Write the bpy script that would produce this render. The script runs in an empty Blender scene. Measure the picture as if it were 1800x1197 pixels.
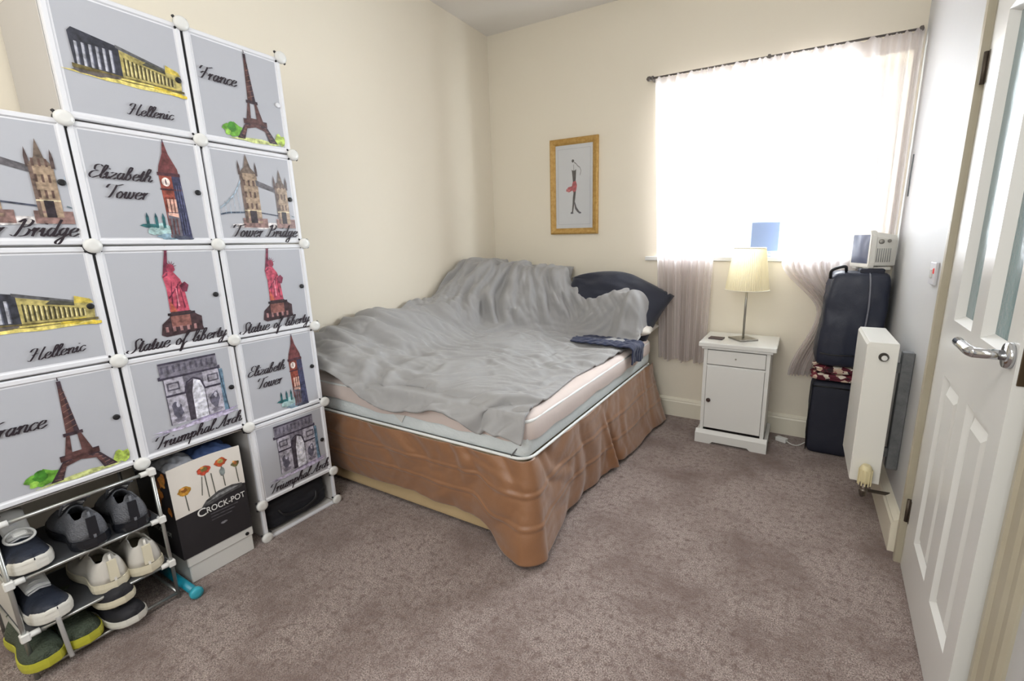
import bpy, bmesh, math, random
import numpy as np
from mathutils import Vector, Matrix, noise as mnoise
random.seed(7)
rng = np.random.default_rng(7)
SC = bpy.context.scene
COL = SC.collection

# ---------------------------------------------------------------- camera, world, lights, exposure
HC = 1.24
right = Vector((0.87863337, 0.47734853, -0.0119069))
up = Vector((-0.09125856, 0.19234739, 0.97707439))
fwd = Vector((-0.46869529, 0.85740356, -0.21256498))
cam_d = bpy.data.cameras.new('camera')
cam = bpy.data.objects.new('camera', cam_d); COL.objects.link(cam)
M = Matrix.Identity(4)
for i in range(3):
    M[i][0] = right[i]; M[i][1] = up[i]; M[i][2] = -fwd[i]
M[2][3] = HC
cam.matrix_world = M
cam_d.sensor_fit = 'HORIZONTAL'; cam_d.sensor_width = 36.0
cam_d.lens = 787.309 / 1800 * 36
cam_d.shift_x = -(976.892 - 900) / 1800
cam_d.shift_y = (595.135 - 598.5) / 1800
cam_d.clip_start = 0.02
SC.camera = cam

world = bpy.data.worlds.new('sky'); SC.world = world; world.use_nodes = True
bg = world.node_tree.nodes['Background']
bg.inputs[0].default_value = (0.93, 0.97, 1.0, 1); bg.inputs[1].default_value = 1.7

def area(name, loc, rot, sx, sy, power, color):
    l = bpy.data.lights.new(name, 'AREA'); l.shape = 'RECTANGLE'; l.size = sx; l.size_y = sy
    l.energy = power; l.color = color
    o = bpy.data.objects.new(name, l); COL.objects.link(o); o.location = loc; o.rotation_euler = rot
    return o
area('daylight_window', (-0.22, 3.66, 1.75), (math.radians(-84), 0, math.radians(-50)), 1.1, 1.1, 185, (0.86, 0.94, 1.0))
area('ceiling_fill', (-0.75, -0.1, 2.70), (0, 0, 0), 0.9, 0.9, 17, (1.0, 0.97, 0.93))  # added soft fill under the ceiling, out of view, no fitting
area('fill_behind', (-0.55, -1.15, 1.85), (math.radians(72), 0, math.radians(4)), 1.2, 1.2, 29, (0.93, 0.97, 1.0))  # added fill from behind the camera; the front wall has no window
area('hall_area_light', (1.15, 1.2, 2.2), (0, 0, 0), 0.4, 0.4, 3, (0.9, 0.97, 1.0))  # area light in the unseen hall beyond the door
SC.view_settings.view_transform = 'Standard'; SC.view_settings.look = 'None'
SC.view_settings.gamma = 1.0; SC.view_settings.use_curve_mapping = False
SC.view_settings.exposure = 0.0

# ---------------------------------------------------------------- helpers
def lin(c):
    out = []
    for v in c[:3]:
        v = v / 255.0
        out.append(v / 12.92 if v <= 0.04045 else ((v + 0.055) / 1.055) ** 2.4)
    return (*out, 1.0)

MATS = {}
def mat(name, color=(200, 200, 200), rough=0.6, metal=0.0, bump=None, var=None, spec=0.5, trans=0.0, sheen=0.0, coat=0.0, emis=None, wave=None, crease=None):
    """bump=(scale,strength); var=(scale, amount, colour2); wave=(scale,strength) fine weave"""
    if name in MATS: return MATS[name]
    m = bpy.data.materials.new(name); m.use_nodes = True
    nt = m.node_tree; N = nt.nodes; L = nt.links
    p = N['Principled BSDF']
    p.inputs['Base Color'].default_value = lin(color)
    p.inputs['Roughness'].default_value = rough; p.inputs['Metallic'].default_value = metal
    p.inputs['Specular IOR Level'].default_value = spec
    p.inputs['Transmission Weight'].default_value = trans
    p.inputs['Sheen Weight'].default_value = sheen
    p.inputs['Coat Weight'].default_value = coat
    if emis:
        p.inputs['Emission Color'].default_value = lin(emis[0]); p.inputs['Emission Strength'].default_value = emis[1]
    tc = N.new('ShaderNodeTexCoord')
    if var:
        n = N.new('ShaderNodeTexNoise'); n.inputs['Scale'].default_value = var[0]; n.inputs['Detail'].default_value = 6; n.inputs['Roughness'].default_value = 0.65
        L.new(tc.outputs['Object'], n.inputs['Vector'])
        r = N.new('ShaderNodeMapRange'); r.inputs['From Min'].default_value = 0.35; r.inputs['From Max'].default_value = 0.65
        r.inputs['To Max'].default_value = var[1]
        L.new(n.outputs['Fac'], r.inputs['Value'])
        mx = N.new('ShaderNodeMix'); mx.data_type = 'RGBA'
        mx.inputs['A'].default_value = lin(color); mx.inputs['B'].default_value = lin(var[2])
        L.new(r.outputs['Result'], mx.inputs['Factor']); L.new(mx.outputs['Result'], p.inputs['Base Color'])
    last = None
    for kind, b in (('n', bump), ('w', wave)):
        if not b: continue
        if kind == 'n':
            n = N.new('ShaderNodeTexNoise'); n.inputs['Detail'].default_value = 5
        else:
            n = N.new('ShaderNodeTexVoronoi')
        n.inputs['Scale'].default_value = b[0]
        L.new(tc.outputs['Object'], n.inputs['Vector'])
        bp = N.new('ShaderNodeBump'); bp.inputs['Strength'].default_value = b[1]; bp.inputs['Distance'].default_value = 0.01
        L.new(n.outputs[0], bp.inputs['Height'])
        if last: L.new(last.outputs['Normal'], bp.inputs['Normal'])
        last = bp
    if crease:
        mp = N.new('ShaderNodeMapping'); mp.inputs['Scale'].default_value = crease[2]; L.new(tc.outputs['Object'], mp.inputs['Vector'])
        wn = N.new('ShaderNodeTexNoise'); wn.inputs['Scale'].default_value = 4; L.new(mp.outputs[0], wn.inputs['Vector'])
        ad = N.new('ShaderNodeVectorMath'); ad.operation = 'MULTIPLY_ADD'; ad.inputs[1].default_value = (.25, .25, .25); L.new(wn.outputs['Color'], ad.inputs[0]); L.new(mp.outputs[0], ad.inputs[2])
        n = N.new('ShaderNodeTexNoise'); n.noise_type = 'RIDGED_MULTIFRACTAL'; n.inputs['Scale'].default_value = crease[0]; n.inputs['Detail'].default_value = 3
        L.new(ad.outputs[0], n.inputs['Vector'])
        bp = N.new('ShaderNodeBump'); bp.inputs['Strength'].default_value = crease[1]; bp.inputs['Distance'].default_value = 0.012
        L.new(n.outputs[0], bp.inputs['Height'])
        if last: L.new(last.outputs['Normal'], bp.inputs['Normal'])
        last = bp
    if last: L.new(last.outputs['Normal'], p.inputs['Normal'])
    MATS[name] = m
    return m

def link(name, me, m=None, parent=None, smooth=False):
    o = bpy.data.objects.new(name, me); COL.objects.link(o)
    if m is not None:
        for k in (m if isinstance(m, (list, tuple)) else [m]): me.materials.append(k)
    if parent: o.parent = parent
    if smooth:
        for f in me.polygons: f.use_smooth = True
    return o

def obj(name, bm, m, parent=None, smooth=False):
    me = bpy.data.meshes.new(name); bm.normal_update(); bm.to_mesh(me); bm.free()
    return link(name, me, m, parent, smooth)

def raw(name, V, F, m, parent=None, smooth=True):
    me = bpy.data.meshes.new(name); me.from_pydata([tuple(map(float, v)) for v in V], [], F); me.update()
    return link(name, me, m, parent, smooth)

def thing(name, label, cat, loc=(0, 0, 0), rz=0, group=None):
    o = bpy.data.objects.new(name, None); COL.objects.link(o); o.empty_display_size = 0.05
    o.location = loc; o.rotation_euler = (0, 0, rz)
    return tag(o, label, cat, group)
def tag(o, label, cat, group=None):
    o['label'] = label; o['category'] = cat
    if group: o['group'] = group
    return o
def struct(o, label=None):
    o['kind'] = 'structure'
    if label: o['label'] = label
    return o

def B(): return bmesh.new()
def box(bm, x0, x1, y0, y1, z0, z1, bev=0.0, seg=2, mi=0, rot=None):
    r = bmesh.ops.create_cube(bm, size=1.0); vs = r['verts']
    for v in vs:
        v.co = Vector(((x0 + x1) / 2 + v.co.x * (x1 - x0), (y0 + y1) / 2 + v.co.y * (y1 - y0), (z0 + z1) / 2 + v.co.z * (z1 - z0)))
    es = list({e for v in vs for e in v.link_edges})
    fs = list({f for v in vs for f in v.link_faces})
    for f in fs: f.material_index = mi
    if bev > 0:
        r = bmesh.ops.bevel(bm, geom=es, offset=bev, segments=seg, profile=0.6, affect='EDGES', material=-1)
        vs = list({v for f in r['faces'] for v in f.verts} | {v for v in vs if v.is_valid})
    if rot is not None:
        c = Vector(((x0 + x1) / 2, (y0 + y1) / 2, (z0 + z1) / 2))
        for v in vs:
            if v.is_valid: v.co = c + rot @ (v.co - c)
    return vs
def tube(bm, pts, r, n=10, mi=0, cap=True):
    pts = [Vector(p) for p in pts]; rings = []
    prev = None
    for i, p in enumerate(pts):
        t = (pts[min(i + 1, len(pts) - 1)] - pts[max(i - 1, 0)]).normalized()
        if prev is None:
            a = t.orthogonal().normalized()
        else:
            a = (prev - t * prev.dot(t)); a = a.normalized() if a.length > 1e-6 else t.orthogonal().normalized()
        prev = a; b = t.cross(a)
        rr = r[i] if isinstance(r, (list, tuple)) else r
        rings.append([bm.verts.new(p + (a * math.cos(2 * math.pi * k / n) + b * math.sin(2 * math.pi * k / n)) * rr) for k in range(n)])
    for i in range(len(rings) - 1):
        for k in range(n):
            f = bm.faces.new((rings[i][k], rings[i][(k + 1) % n], rings[i + 1][(k + 1) % n], rings[i + 1][k])); f.material_index = mi; f.smooth = True
    if cap:
        bm.faces.new(rings[0][::-1]).material_index = mi; bm.faces.new(rings[-1]).material_index = mi
def lathe(bm, prof, c=(0, 0, 0), axis='z', n=24, mi=0):
    """prof = [(r, h), ...] turned about axis through c"""
    c = Vector(c); rings = []
    for r, h in prof:
        ring = []
        for k in range(n):
            a = 2 * math.pi * k / n; u, v = r * math.cos(a), r * math.sin(a)
            ring.append(bm.verts.new(c + Vector({'z': (u, v, h), 'x': (h, u, v), 'y': (v, h, u)}[axis])))
        rings.append(ring)
    for i in range(len(rings) - 1):
        for k in range(n):
            f = bm.faces.new((rings[i][k], rings[i][(k + 1) % n], rings[i + 1][(k + 1) % n], rings[i + 1][k])); f.material_index = mi; f.smooth = True
    bm.faces.new(rings[0][::-1]).material_index = mi; bm.faces.new(rings[-1]).material_index = mi
def prism(bm, poly, fn, d0, d1, mi=0):
    """poly 2D extruded from d0 to d1; fn(u, v, d) -> 3D"""
    a = [bm.verts.new(fn(u, v, d0)) for u, v in poly]; b = [bm.verts.new(fn(u, v, d1)) for u, v in poly]
    n = len(poly); fs = [bm.faces.new(a[::-1]), bm.faces.new(b)]
    for i in range(n): fs.append(bm.faces.new((a[i], a[(i + 1) % n], b[(i + 1) % n], b[i])))
    for f in fs: f.material_index = mi
    bmesh.ops.recalc_face_normals(bm, faces=fs)
def grid_faces(n, m): return [(i * m + j, (i + 1) * m + j, (i + 1) * m + j + 1, i * m + j + 1) for i in range(n - 1) for j in range(m - 1)]
def grid_mesh(name, X, m, parent=None, solid=0.0, sub=0):
    n, k, _ = X.shape
    o = raw(name, X.reshape(-1, 3), grid_faces(n, k), m, parent)
    if sub:
        s = o.modifiers.new('s', 'SUBSURF'); s.levels = sub; s.render_levels = sub
    if solid:
        s = o.modifiers.new('t', 'SOLIDIFY'); s.thickness = solid; s.offset = 0
    return o
def vnoise(X, scale, seed=0, oct=3):
    """smooth noise at an array of points"""
    out = np.empty(X.shape[:-1]); it = np.ndindex(out.shape)
    for i in it:
        p = X[i]; out[i] = mnoise.fractal(Vector((p[0] * scale + seed, p[1] * scale - seed, p[2] * scale)), 1.0, 2.0, oct)
    return out

def crumple(base, stretch, iters=200, pull=0.02, amp=0.008, floor=None, seed=1, nscale=9, pin=None, bend=0.5, field=None):
    """cloth relaxation: the sheet's rest length is longer than its path, so it buckles into real folds"""
    X = base.copy(); n, m, _ = X.shape
    ax = np.gradient(base, axis=0); ay = np.gradient(base, axis=1)
    N = np.cross(ax, ay); N /= np.linalg.norm(N, axis=2, keepdims=True) + 1e-9
    X += N * (vnoise(base, nscale, seed, 2) * amp if field is None else field)[..., None]
    T = base if field is None else X.copy()
    sx, sy = (stretch if isinstance(stretch, tuple) else (stretch, stretch))
    cons = []
    def sl(di, dj):
        a = (slice(max(0, -di), n - max(0, di)), slice(max(0, -dj), m - max(0, dj)))
        b = (slice(max(0, di), n - max(0, -di)), slice(max(0, dj), m - max(0, -dj)))
        return a, b
    for di, dj, st, w in ((1, 0, sx, 1), (0, 1, sy, 1), (1, 1, (sx + sy) / 2, .5), (1, -1, (sx + sy) / 2, .5), (2, 0, sx, bend), (0, 2, sy, bend), (4, 0, sx * .99, bend * .5), (0, 4, sy * .99, bend * .5)):
        a, b = sl(di, dj)
        if isinstance(st, np.ndarray): st = (st[a] + st[b]) / 2
        cons.append((a, b, np.linalg.norm(base[b] - base[a], axis=2) * st, w))
    for it in range(iters):
        D = np.zeros_like(X); W = np.zeros((n, m, 1))
        for a, b, L0, w in cons:
            d = X[b] - X[a]; l = np.linalg.norm(d, axis=2) + 1e-9
            c = d * ((l - L0) / l * 0.5 * w)[..., None]
            D[a] += c; D[b] -= c; W[a] += w; W[b] += w
        X += D / np.maximum(W, 1e-6) * 1.7
        X += (T - X) * (pull if pin is None else pin[..., None])
        if floor is not None:
            X[..., 2] = np.maximum(X[..., 2], floor(X[..., 0], X[..., 1]))
    return X
def fold_noise(u, v, fu, fv, seed, warp=.35):
    """ridged noise stretched along u: long creases"""
    out = np.empty(u.shape)
    for i in np.ndindex(u.shape):
        a, b = u[i], v[i]
        wx = mnoise.noise(Vector((a * 2.3 + seed, b * 2.3, 1.7))) * warp; wy = mnoise.noise(Vector((a * 2.3, b * 2.3 + seed, 5.1))) * warp
        p = Vector(((a + wx) * fu, (b + wy) * fv, seed)); n1 = mnoise.noise(p); n2 = mnoise.noise(p * 2.1 + Vector((3, 1, 7)))
        out[i] = (1 - 2.6 * abs(n1)) * .75 + .3 * (1 - 2.6 * abs(n2)) - .35
    return out
def sstep(a, b, x):
    t = np.clip((x - a) / (b - a), 0, 1); return t * t * (3 - 2 * t)

# ---------------------------------------------------------------- materials
M_wall = mat('wall_paint', (236, 228, 211), 0.75, bump=(28, 0.05), var=(1.6, 0.25, (232, 223, 205)))
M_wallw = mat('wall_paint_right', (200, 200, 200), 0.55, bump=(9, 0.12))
M_ceil = mat('ceiling_paint', (232, 228, 222), 0.9)
M_gloss = mat('cream_gloss_paint', (236, 230, 212), 0.3)
M_gloss2 = mat('shaded_cream_gloss_paint', (184, 177, 158), 0.35, var=(5, 0.4, (168, 158, 132)))  # cream gloss darkened: shade on the door casing put into its colour
M_white = mat('white_gloss_paint', (226, 226, 223), 0.25)
M_plastic = mat('white_plastic', (226, 227, 232), 0.4)
M_film = mat('frosted_door_film', (184, 186, 193), 0.2, spec=0.5, var=(5, 0.25, (178, 180, 189)))
M_panel = mat('translucent_panel_plastic', (196, 192, 188), 0.45)
M_black = mat('black_plastic', (22, 22, 26), 0.45)
M_ink = mat('black_ink', (36, 24, 34), 0.6)
M_chrome = mat('chrome', (200, 202, 206), 0.13, 1.0)
M_steel = mat('brushed_steel', (168, 165, 158), 0.35, 1.0)
M_grey = mat('galvanised_steel', (132, 134, 136), 0.5, 0.6, var=(30, 0.6, (96, 100, 104)))

def carpet():
    m = bpy.data.materials.new('carpet_pile'); m.use_nodes = True
    nt = m.node_tree; N = nt.nodes; L = nt.links; p = N['Principled BSDF']
    p.inputs['Roughness'].default_value = 0.95; p.inputs['Specular IOR Level'].default_value = 0.1; p.inputs['Sheen Weight'].default_value = 0.25
    tc = N.new('ShaderNodeTexCoord')
    def nz(s, d=4, r=0.6):
        n = N.new('ShaderNodeTexNoise'); n.inputs['Scale'].default_value = s; n.inputs['Detail'].default_value = d; n.inputs['Roughness'].default_value = r
        L.new(tc.outputs['Object'], n.inputs['Vector']); return n
    def mix(f, a, b, lo, hi):
        r = N.new('ShaderNodeMapRange'); r.inputs['From Min'].default_value = lo; r.inputs['From Max'].default_value = hi
        L.new(f, r.inputs['Value'])
        x = N.new('ShaderNodeMix'); x.data_type = 'RGBA'
        for k, v in (('A', a), ('B', b)):
            if isinstance(v, tuple): x.inputs[k].default_value = v
            else: L.new(v, x.inputs[k])
        L.new(r.outputs['Result'], x.inputs['Factor']); return x.outputs['Result']
    fine = nz(240, 3, 0.7); med = nz(42, 4, 0.65); big = nz(3.2, 5, 0.6)
    c1 = mix(fine.outputs['Fac'], lin((92, 76, 71)), lin((214, 196, 188)), 0.36, 0.64)
    c2 = mix(med.outputs['Fac'], lin((118, 98, 92)), c1, 0.30, 0.52)
    c3 = mix(big.outputs['Fac'], lin((122, 102, 95)), c2, 0.30, 0.56)
    L.new(c3, p.inputs['Base Color'])
    b1 = N.new('ShaderNodeBump'); b1.inputs['Strength'].default_value = 0.9; b1.inputs['Distance'].default_value = 0.006
    L.new(fine.outputs['Fac'], b1.inputs['Height'])
    b2 = N.new('ShaderNodeBump'); b2.inputs['Strength'].default_value = 0.6; b2.inputs['Distance'].default_value = 0.02
    L.new(med.outputs['Fac'], b2.inputs['Height']); L.new(b1.outputs['Normal'], b2.inputs['Normal'])
    L.new(b2.outputs['Normal'], p.inputs['Normal'])
    return m
M_carpet = carpet()

def print_mat():
    m = bpy.data.materials.new('printed_watercolour'); m.use_nodes = True
    nt = m.node_tree; N = nt.nodes; L = nt.links; p = N['Principled BSDF']; p.inputs['Roughness'].default_value = 0.35
    a = N.new('ShaderNodeVertexColor'); a.layer_name = 'Col'
    tc = N.new('ShaderNodeTexCoord'); n = N.new('ShaderNodeTexNoise'); n.inputs['Scale'].default_value = 70; n.inputs['Detail'].default_value = 5
    L.new(tc.outputs['Object'], n.inputs['Vector'])
    r = N.new('ShaderNodeMapRange'); r.inputs['From Min'].default_value = 0.3; r.inputs['From Max'].default_value = 0.7; r.inputs['To Min'].default_value = 0.5; r.inputs['To Max'].default_value = 1.6
    L.new(n.outputs['Fac'], r.inputs['Value'])
    v = N.new('ShaderNodeVectorMath'); v.operation = 'SCALE'; L.new(a.outputs['Color'], v.inputs[0]); L.new(r.outputs['Result'], v.inputs['Scale'])
    L.new(v.outputs[0], p.inputs['Base Color'])
    return m
M_print = print_mat()

# ---------------------------------------------------------------- room shell
XL, XR, YB, YF, ZC = -2.25, 0.44, 3.09, -1.3, 2.755
bm = B(); box(bm, XL - .12, XR + 1.3, YF - .12, YB + .35, -.1, 0); struct(obj('floor', bm, M_carpet), 'brown mottled carpet')
bm = B(); box(bm, XL - .12, XR + 1.3, YF - .12, YB + .3, ZC, ZC + .1); struct(obj('ceiling', bm, M_ceil))
bm = B(); box(bm, XL - .12, XL, YF, YB + .3, 0, ZC); struct(obj('wall_left', bm, M_wall))
WX0, WX1, WZ0, WZ1 = -.885, .40, 1.13, 2.165
bm = B()
box(bm, XL, WX0, YB, YB + .3, 0, ZC); box(bm, WX0, XR + .12, YB, YB + .3, 0, WZ0 - .03); box(bm, WX0, XR + .12, YB, YB + .3, WZ1, ZC)
box(bm, WX1, XR + .12, YB, YB + .3, WZ0 - .03, WZ1)
struct(obj('wall_back', bm, M_wall))
DY0, DY1, DZ = 1.185, 1.965, 2.0
bm = B()
box(bm, XR, XR + .12, DY1, YB, 0, ZC); box(bm, XR, XR + .12, YF, DY0, 0, ZC); box(bm, XR, XR + .12, DY0, DY1, DZ, ZC)
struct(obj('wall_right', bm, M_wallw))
bm = B(); box(bm, XL - .12, XR + 1.3, YF - .12, YF, 0, ZC); struct(obj('wall_front', bm, M_wall))
# hallway beyond the door
bm = B(); box(bm, XR + 1.2, XR + 1.3, YF, YB + .3, 0, ZC); struct(obj('wall_hall', bm, mat('hall_paint', (186, 200, 202), 0.7)))

def skirting(name, p0, p1, inward, h=.135, t=.02, m=M_gloss):
    prof = [(0, 0), (t, 0), (t, h - .03), (t * .8, h - .022), (t * .8, h - .015), (t * .35, h - .004), (0, h)]
    p0 = Vector(p0); p1 = Vector(p1); d = (p1 - p0); Ln = d.length; d.normalize(); i = Vector(inward)
    bm = B(); prism(bm, prof, lambda u, v, w: p0 + d * w + i * u + Vector((0, 0, v)), 0, Ln)
    return struct(obj(name, bm, m))
skirting('baseboard_back', (XL, YB, 0), (XR, YB, 0), (0, -1, 0))
skirting('baseboard_right', (XR, DY1 + .068, 0), (XR, YB, 0), (-1, 0, 0), .15, .034)
skirting('baseboard_left', (XL, YF, 0), (XL, YB, 0), (1, 0, 0))

# architraves and lining of the door opening
def architrave(bm, y0, y1, z0, z1, flip):
    s = -1 if flip else 1
    prof = [(0, 0), (.020, 0), (.022, .012), (.017, .018), (.017, .040), (.012, .048), (.012, .060), (.006, .068), (0, .068)]
    w = abs(y1 - y0) / .068
    prism(bm, prof, lambda u, v, d: Vector((XR - u, (y0 + v * w) if not flip else (y1 - v * w), d)), z0, z1)
bm = B(); architrave(bm, DY1 + .002, DY1 + .07, 0, DZ + .07, False)
struct(obj('trim_1', bm, M_gloss2), 'moulded architrave on hinge side')
bm = B(); architrave(bm, DY0 - .10, DY0 - .002, 0, DZ + .07, True)
struct(obj('trim_2', bm, M_gloss2), 'moulded architrave on handle side')
bm = B(); box(bm, XR - .02, XR, DY0 - .1, DY1 + .07, DZ + .002, DZ + .07, .004)
struct(obj('trim_3', bm, M_gloss2))
bm = B()
box(bm, XR, XR + .13, DY1 - .022, DY1 - .0, 0, DZ); box(bm, XR, XR + .13, DY0 - .0, DY0 + .022, 0, DZ); box(bm, XR, XR + .13, DY0, DY1, DZ - .02, DZ)
box(bm, XR + .042, XR + .056, DY0 + .022, DY0 + .036, 0, DZ - .02); box(bm, XR + .042, XR + .056, DY1 - .036, DY1 - .022, 0, DZ - .02)
struct(obj('trim_4', bm, M_gloss2), 'door lining')

# door leaf: local t (0 at hinge) along -y', room face at local x = 0, thickness towards +x
door = bpy.data.objects.new('door_1', None); COL.objects.link(door)
door.location = (XR - .004, 1.938, 0.008); door.rotation_euler = (0, 0, -math.radians(2.7)); struct(door, 'white half glazed panel door, slightly ajar')
def D(t, z, d): return Vector((d, -t, z))
def dbox(bm, t0, t1, z0, z1, d0, d1, bev=0): box(bm, d0, d1, -t1, -t0, z0, z1, bev)
W_ = .716; TH = .036
xs = [(.145, .352), (.442, .640)]
bm = B()
for a, b in ((0, .145), (.352, .442), (.640, W_)): dbox(bm, a, b, 0, 1.975, 0, TH)
for a, b in xs:
    for z0, z1 in ((0, .19), (.80, .978), (1.83, 1.975)): dbox(bm, a, b, z0, z1, 0, TH)
obj('door_leaf', bm, M_white, door)
def ring(bm, t0, t1, z0, z1, dA, tA, dB, tB):
    """mitred sloping frame from inset tA at depth dA to inset tB at depth dB"""
    q = lambda s, d: [bm.verts.new(D(t0 + s, z0 + s, d)), bm.verts.new(D(t1 - s, z0 + s, d)), bm.verts.new(D(t1 - s, z1 - s, d)), bm.verts.new(D(t0 + s, z1 - s, d))]
    a, b = q(tA, dA), q(tB, dB)
    for i in range(4): bm.faces.new((a[i], a[(i + 1) % 4], b[(i + 1) % 4], b[i]))
    return b
M_glass = mat('frosted_glass', (128, 160, 164), 0.14, trans=0.35, spec=0.6, bump=(60, 0.06))
for a, b in xs:
    bm = B()
    ring(bm, a, b, .19, .80, 0, 0, .014, .012); ring(bm, a, b, .19, .80, .014, .012, .014, .026)
    c = ring(bm, a, b, .19, .80, .014, .026, .003, .050); bm.faces.new(c)
    bmesh.ops.recalc_face_normals(bm, faces=bm.faces[:])
    for f in bm.faces: f.normal_flip() if f.normal.x > 0.05 and abs(f.normal.x) > .9 else None
    obj('raised_panel', bm, M_white, door)
    bm = B(); ring(bm, a, b, .978, 1.83, 0, 0, .024, .016); ring(bm, a, b, .978, 1.83, .036, 0, .028, .014)
    obj('glazing_bead', bm, M_white, door)
    bm = B(); dbox(bm, a, b, .978, 1.83, .023, .028); obj('glass_pane', bm, M_glass, door)
hd = bpy.data.objects.new('door_handle', None); COL.objects.link(hd); hd.parent = door
bm = B(); lathe(bm, [(.0, -.012), (.026, -.012), (.028, -.006), (.028, 0)], D(.682, .985, 0), 'x', 28)
tube(bm, [D(.682, .985, 0), D(.682, .985, -.062)], .011, 16)
obj('rose', bm, M_chrome, hd)
bm = B()
tube(bm, [D(.682, .985, -.05), D(.677, .985, -.060), D(.662, .985, -.064), D(.60, .985, -.064), D(.556, .985, -.064)], [.011, .012, .012, .0115, .011], 14)
obj('lever', bm, M_chrome, hd)
bm = B(); dbox(bm, W_ - .001, W_ + .003, .93, 1.05, .006, .03, .001); tube(bm, [D(W_, 1.0, .018), D(W_ + .012, 1.0, .018)], .008, 8)
obj('latch_plate', bm, mat('dark_bronze', (92, 78, 62), .4, .8), door)
for z in (.23, 1.73):
    bm = B(); tube(bm, [D(-.006, z - .045, -.006), D(-.006, z + .045, -.006)], .0065, 10); dbox(bm, -.012, .012, z - .045, z + .045, -.002, .001)
    obj('hinge', bm, mat('aged_hinge_metal', (86, 76, 66), .5, .5), door)

# window
win = bpy.data.objects.new('window_1', None); COL.objects.link(win); struct(win, 'wide window behind thin curtains')
M_upvc = mat('white_window_plastic', (240, 241, 240), .3)
bm = B(); fy0, fy1 = YB + .2, YB + .26
for x0, x1, z0, z1 in ((WX0, WX1, WZ0, WZ0 + .06), (WX0, WX1, WZ1 - .06, WZ1), (WX0, WX0 + .06, WZ0 + .06, WZ1 - .06), (WX1 - .06, WX1, WZ0 + .06, WZ1 - .06), (-.28, -.22, WZ0 + .06, WZ1 - .06)):
    box(bm, x0, x1, fy0, fy1, z0, z1, .006)
obj('window_frame', bm, M_upvc, win)
bm = B(); box(bm, -.22, WX1 - .06, fy0 + .005, fy1 - .005, WZ1 - .34, WZ1 - .29, .005); obj('transom', bm, M_upvc, win)
M_pane = bpy.data.materials.new('clear_glass'); M_pane.use_nodes = True
_n = M_pane.node_tree; _n.nodes.clear()
o_ = _n.nodes.new('ShaderNodeOutputMaterial'); t_ = _n.nodes.new('ShaderNodeBsdfTransparent'); g_ = _n.nodes.new('ShaderNodeBsdfGlossy'); x_ = _n.nodes.new('ShaderNodeMixShader')
g_.inputs['Roughness'].default_value = .02; x_.inputs[0].default_value = .06
_n.links.new(t_.outputs[0], x_.inputs[1]); _n.links.new(g_.outputs[0], x_.inputs[2]); _n.links.new(x_.outputs[0], o_.inputs[0])
for x0, x1 in ((WX0 + .06, -.28), (-.22, WX1 - .06)):
    bm = B(); box(bm, x0, x1, fy0 + .025, fy0 + .031, WZ0 + .06, WZ1 - .06); obj('pane', bm, M_pane, win)
bm = B(); box(bm, -.965, .437, YB - .022, YB + .2, WZ0 - .028, WZ0, .006); obj('window_sill', bm, M_white, win)

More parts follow.
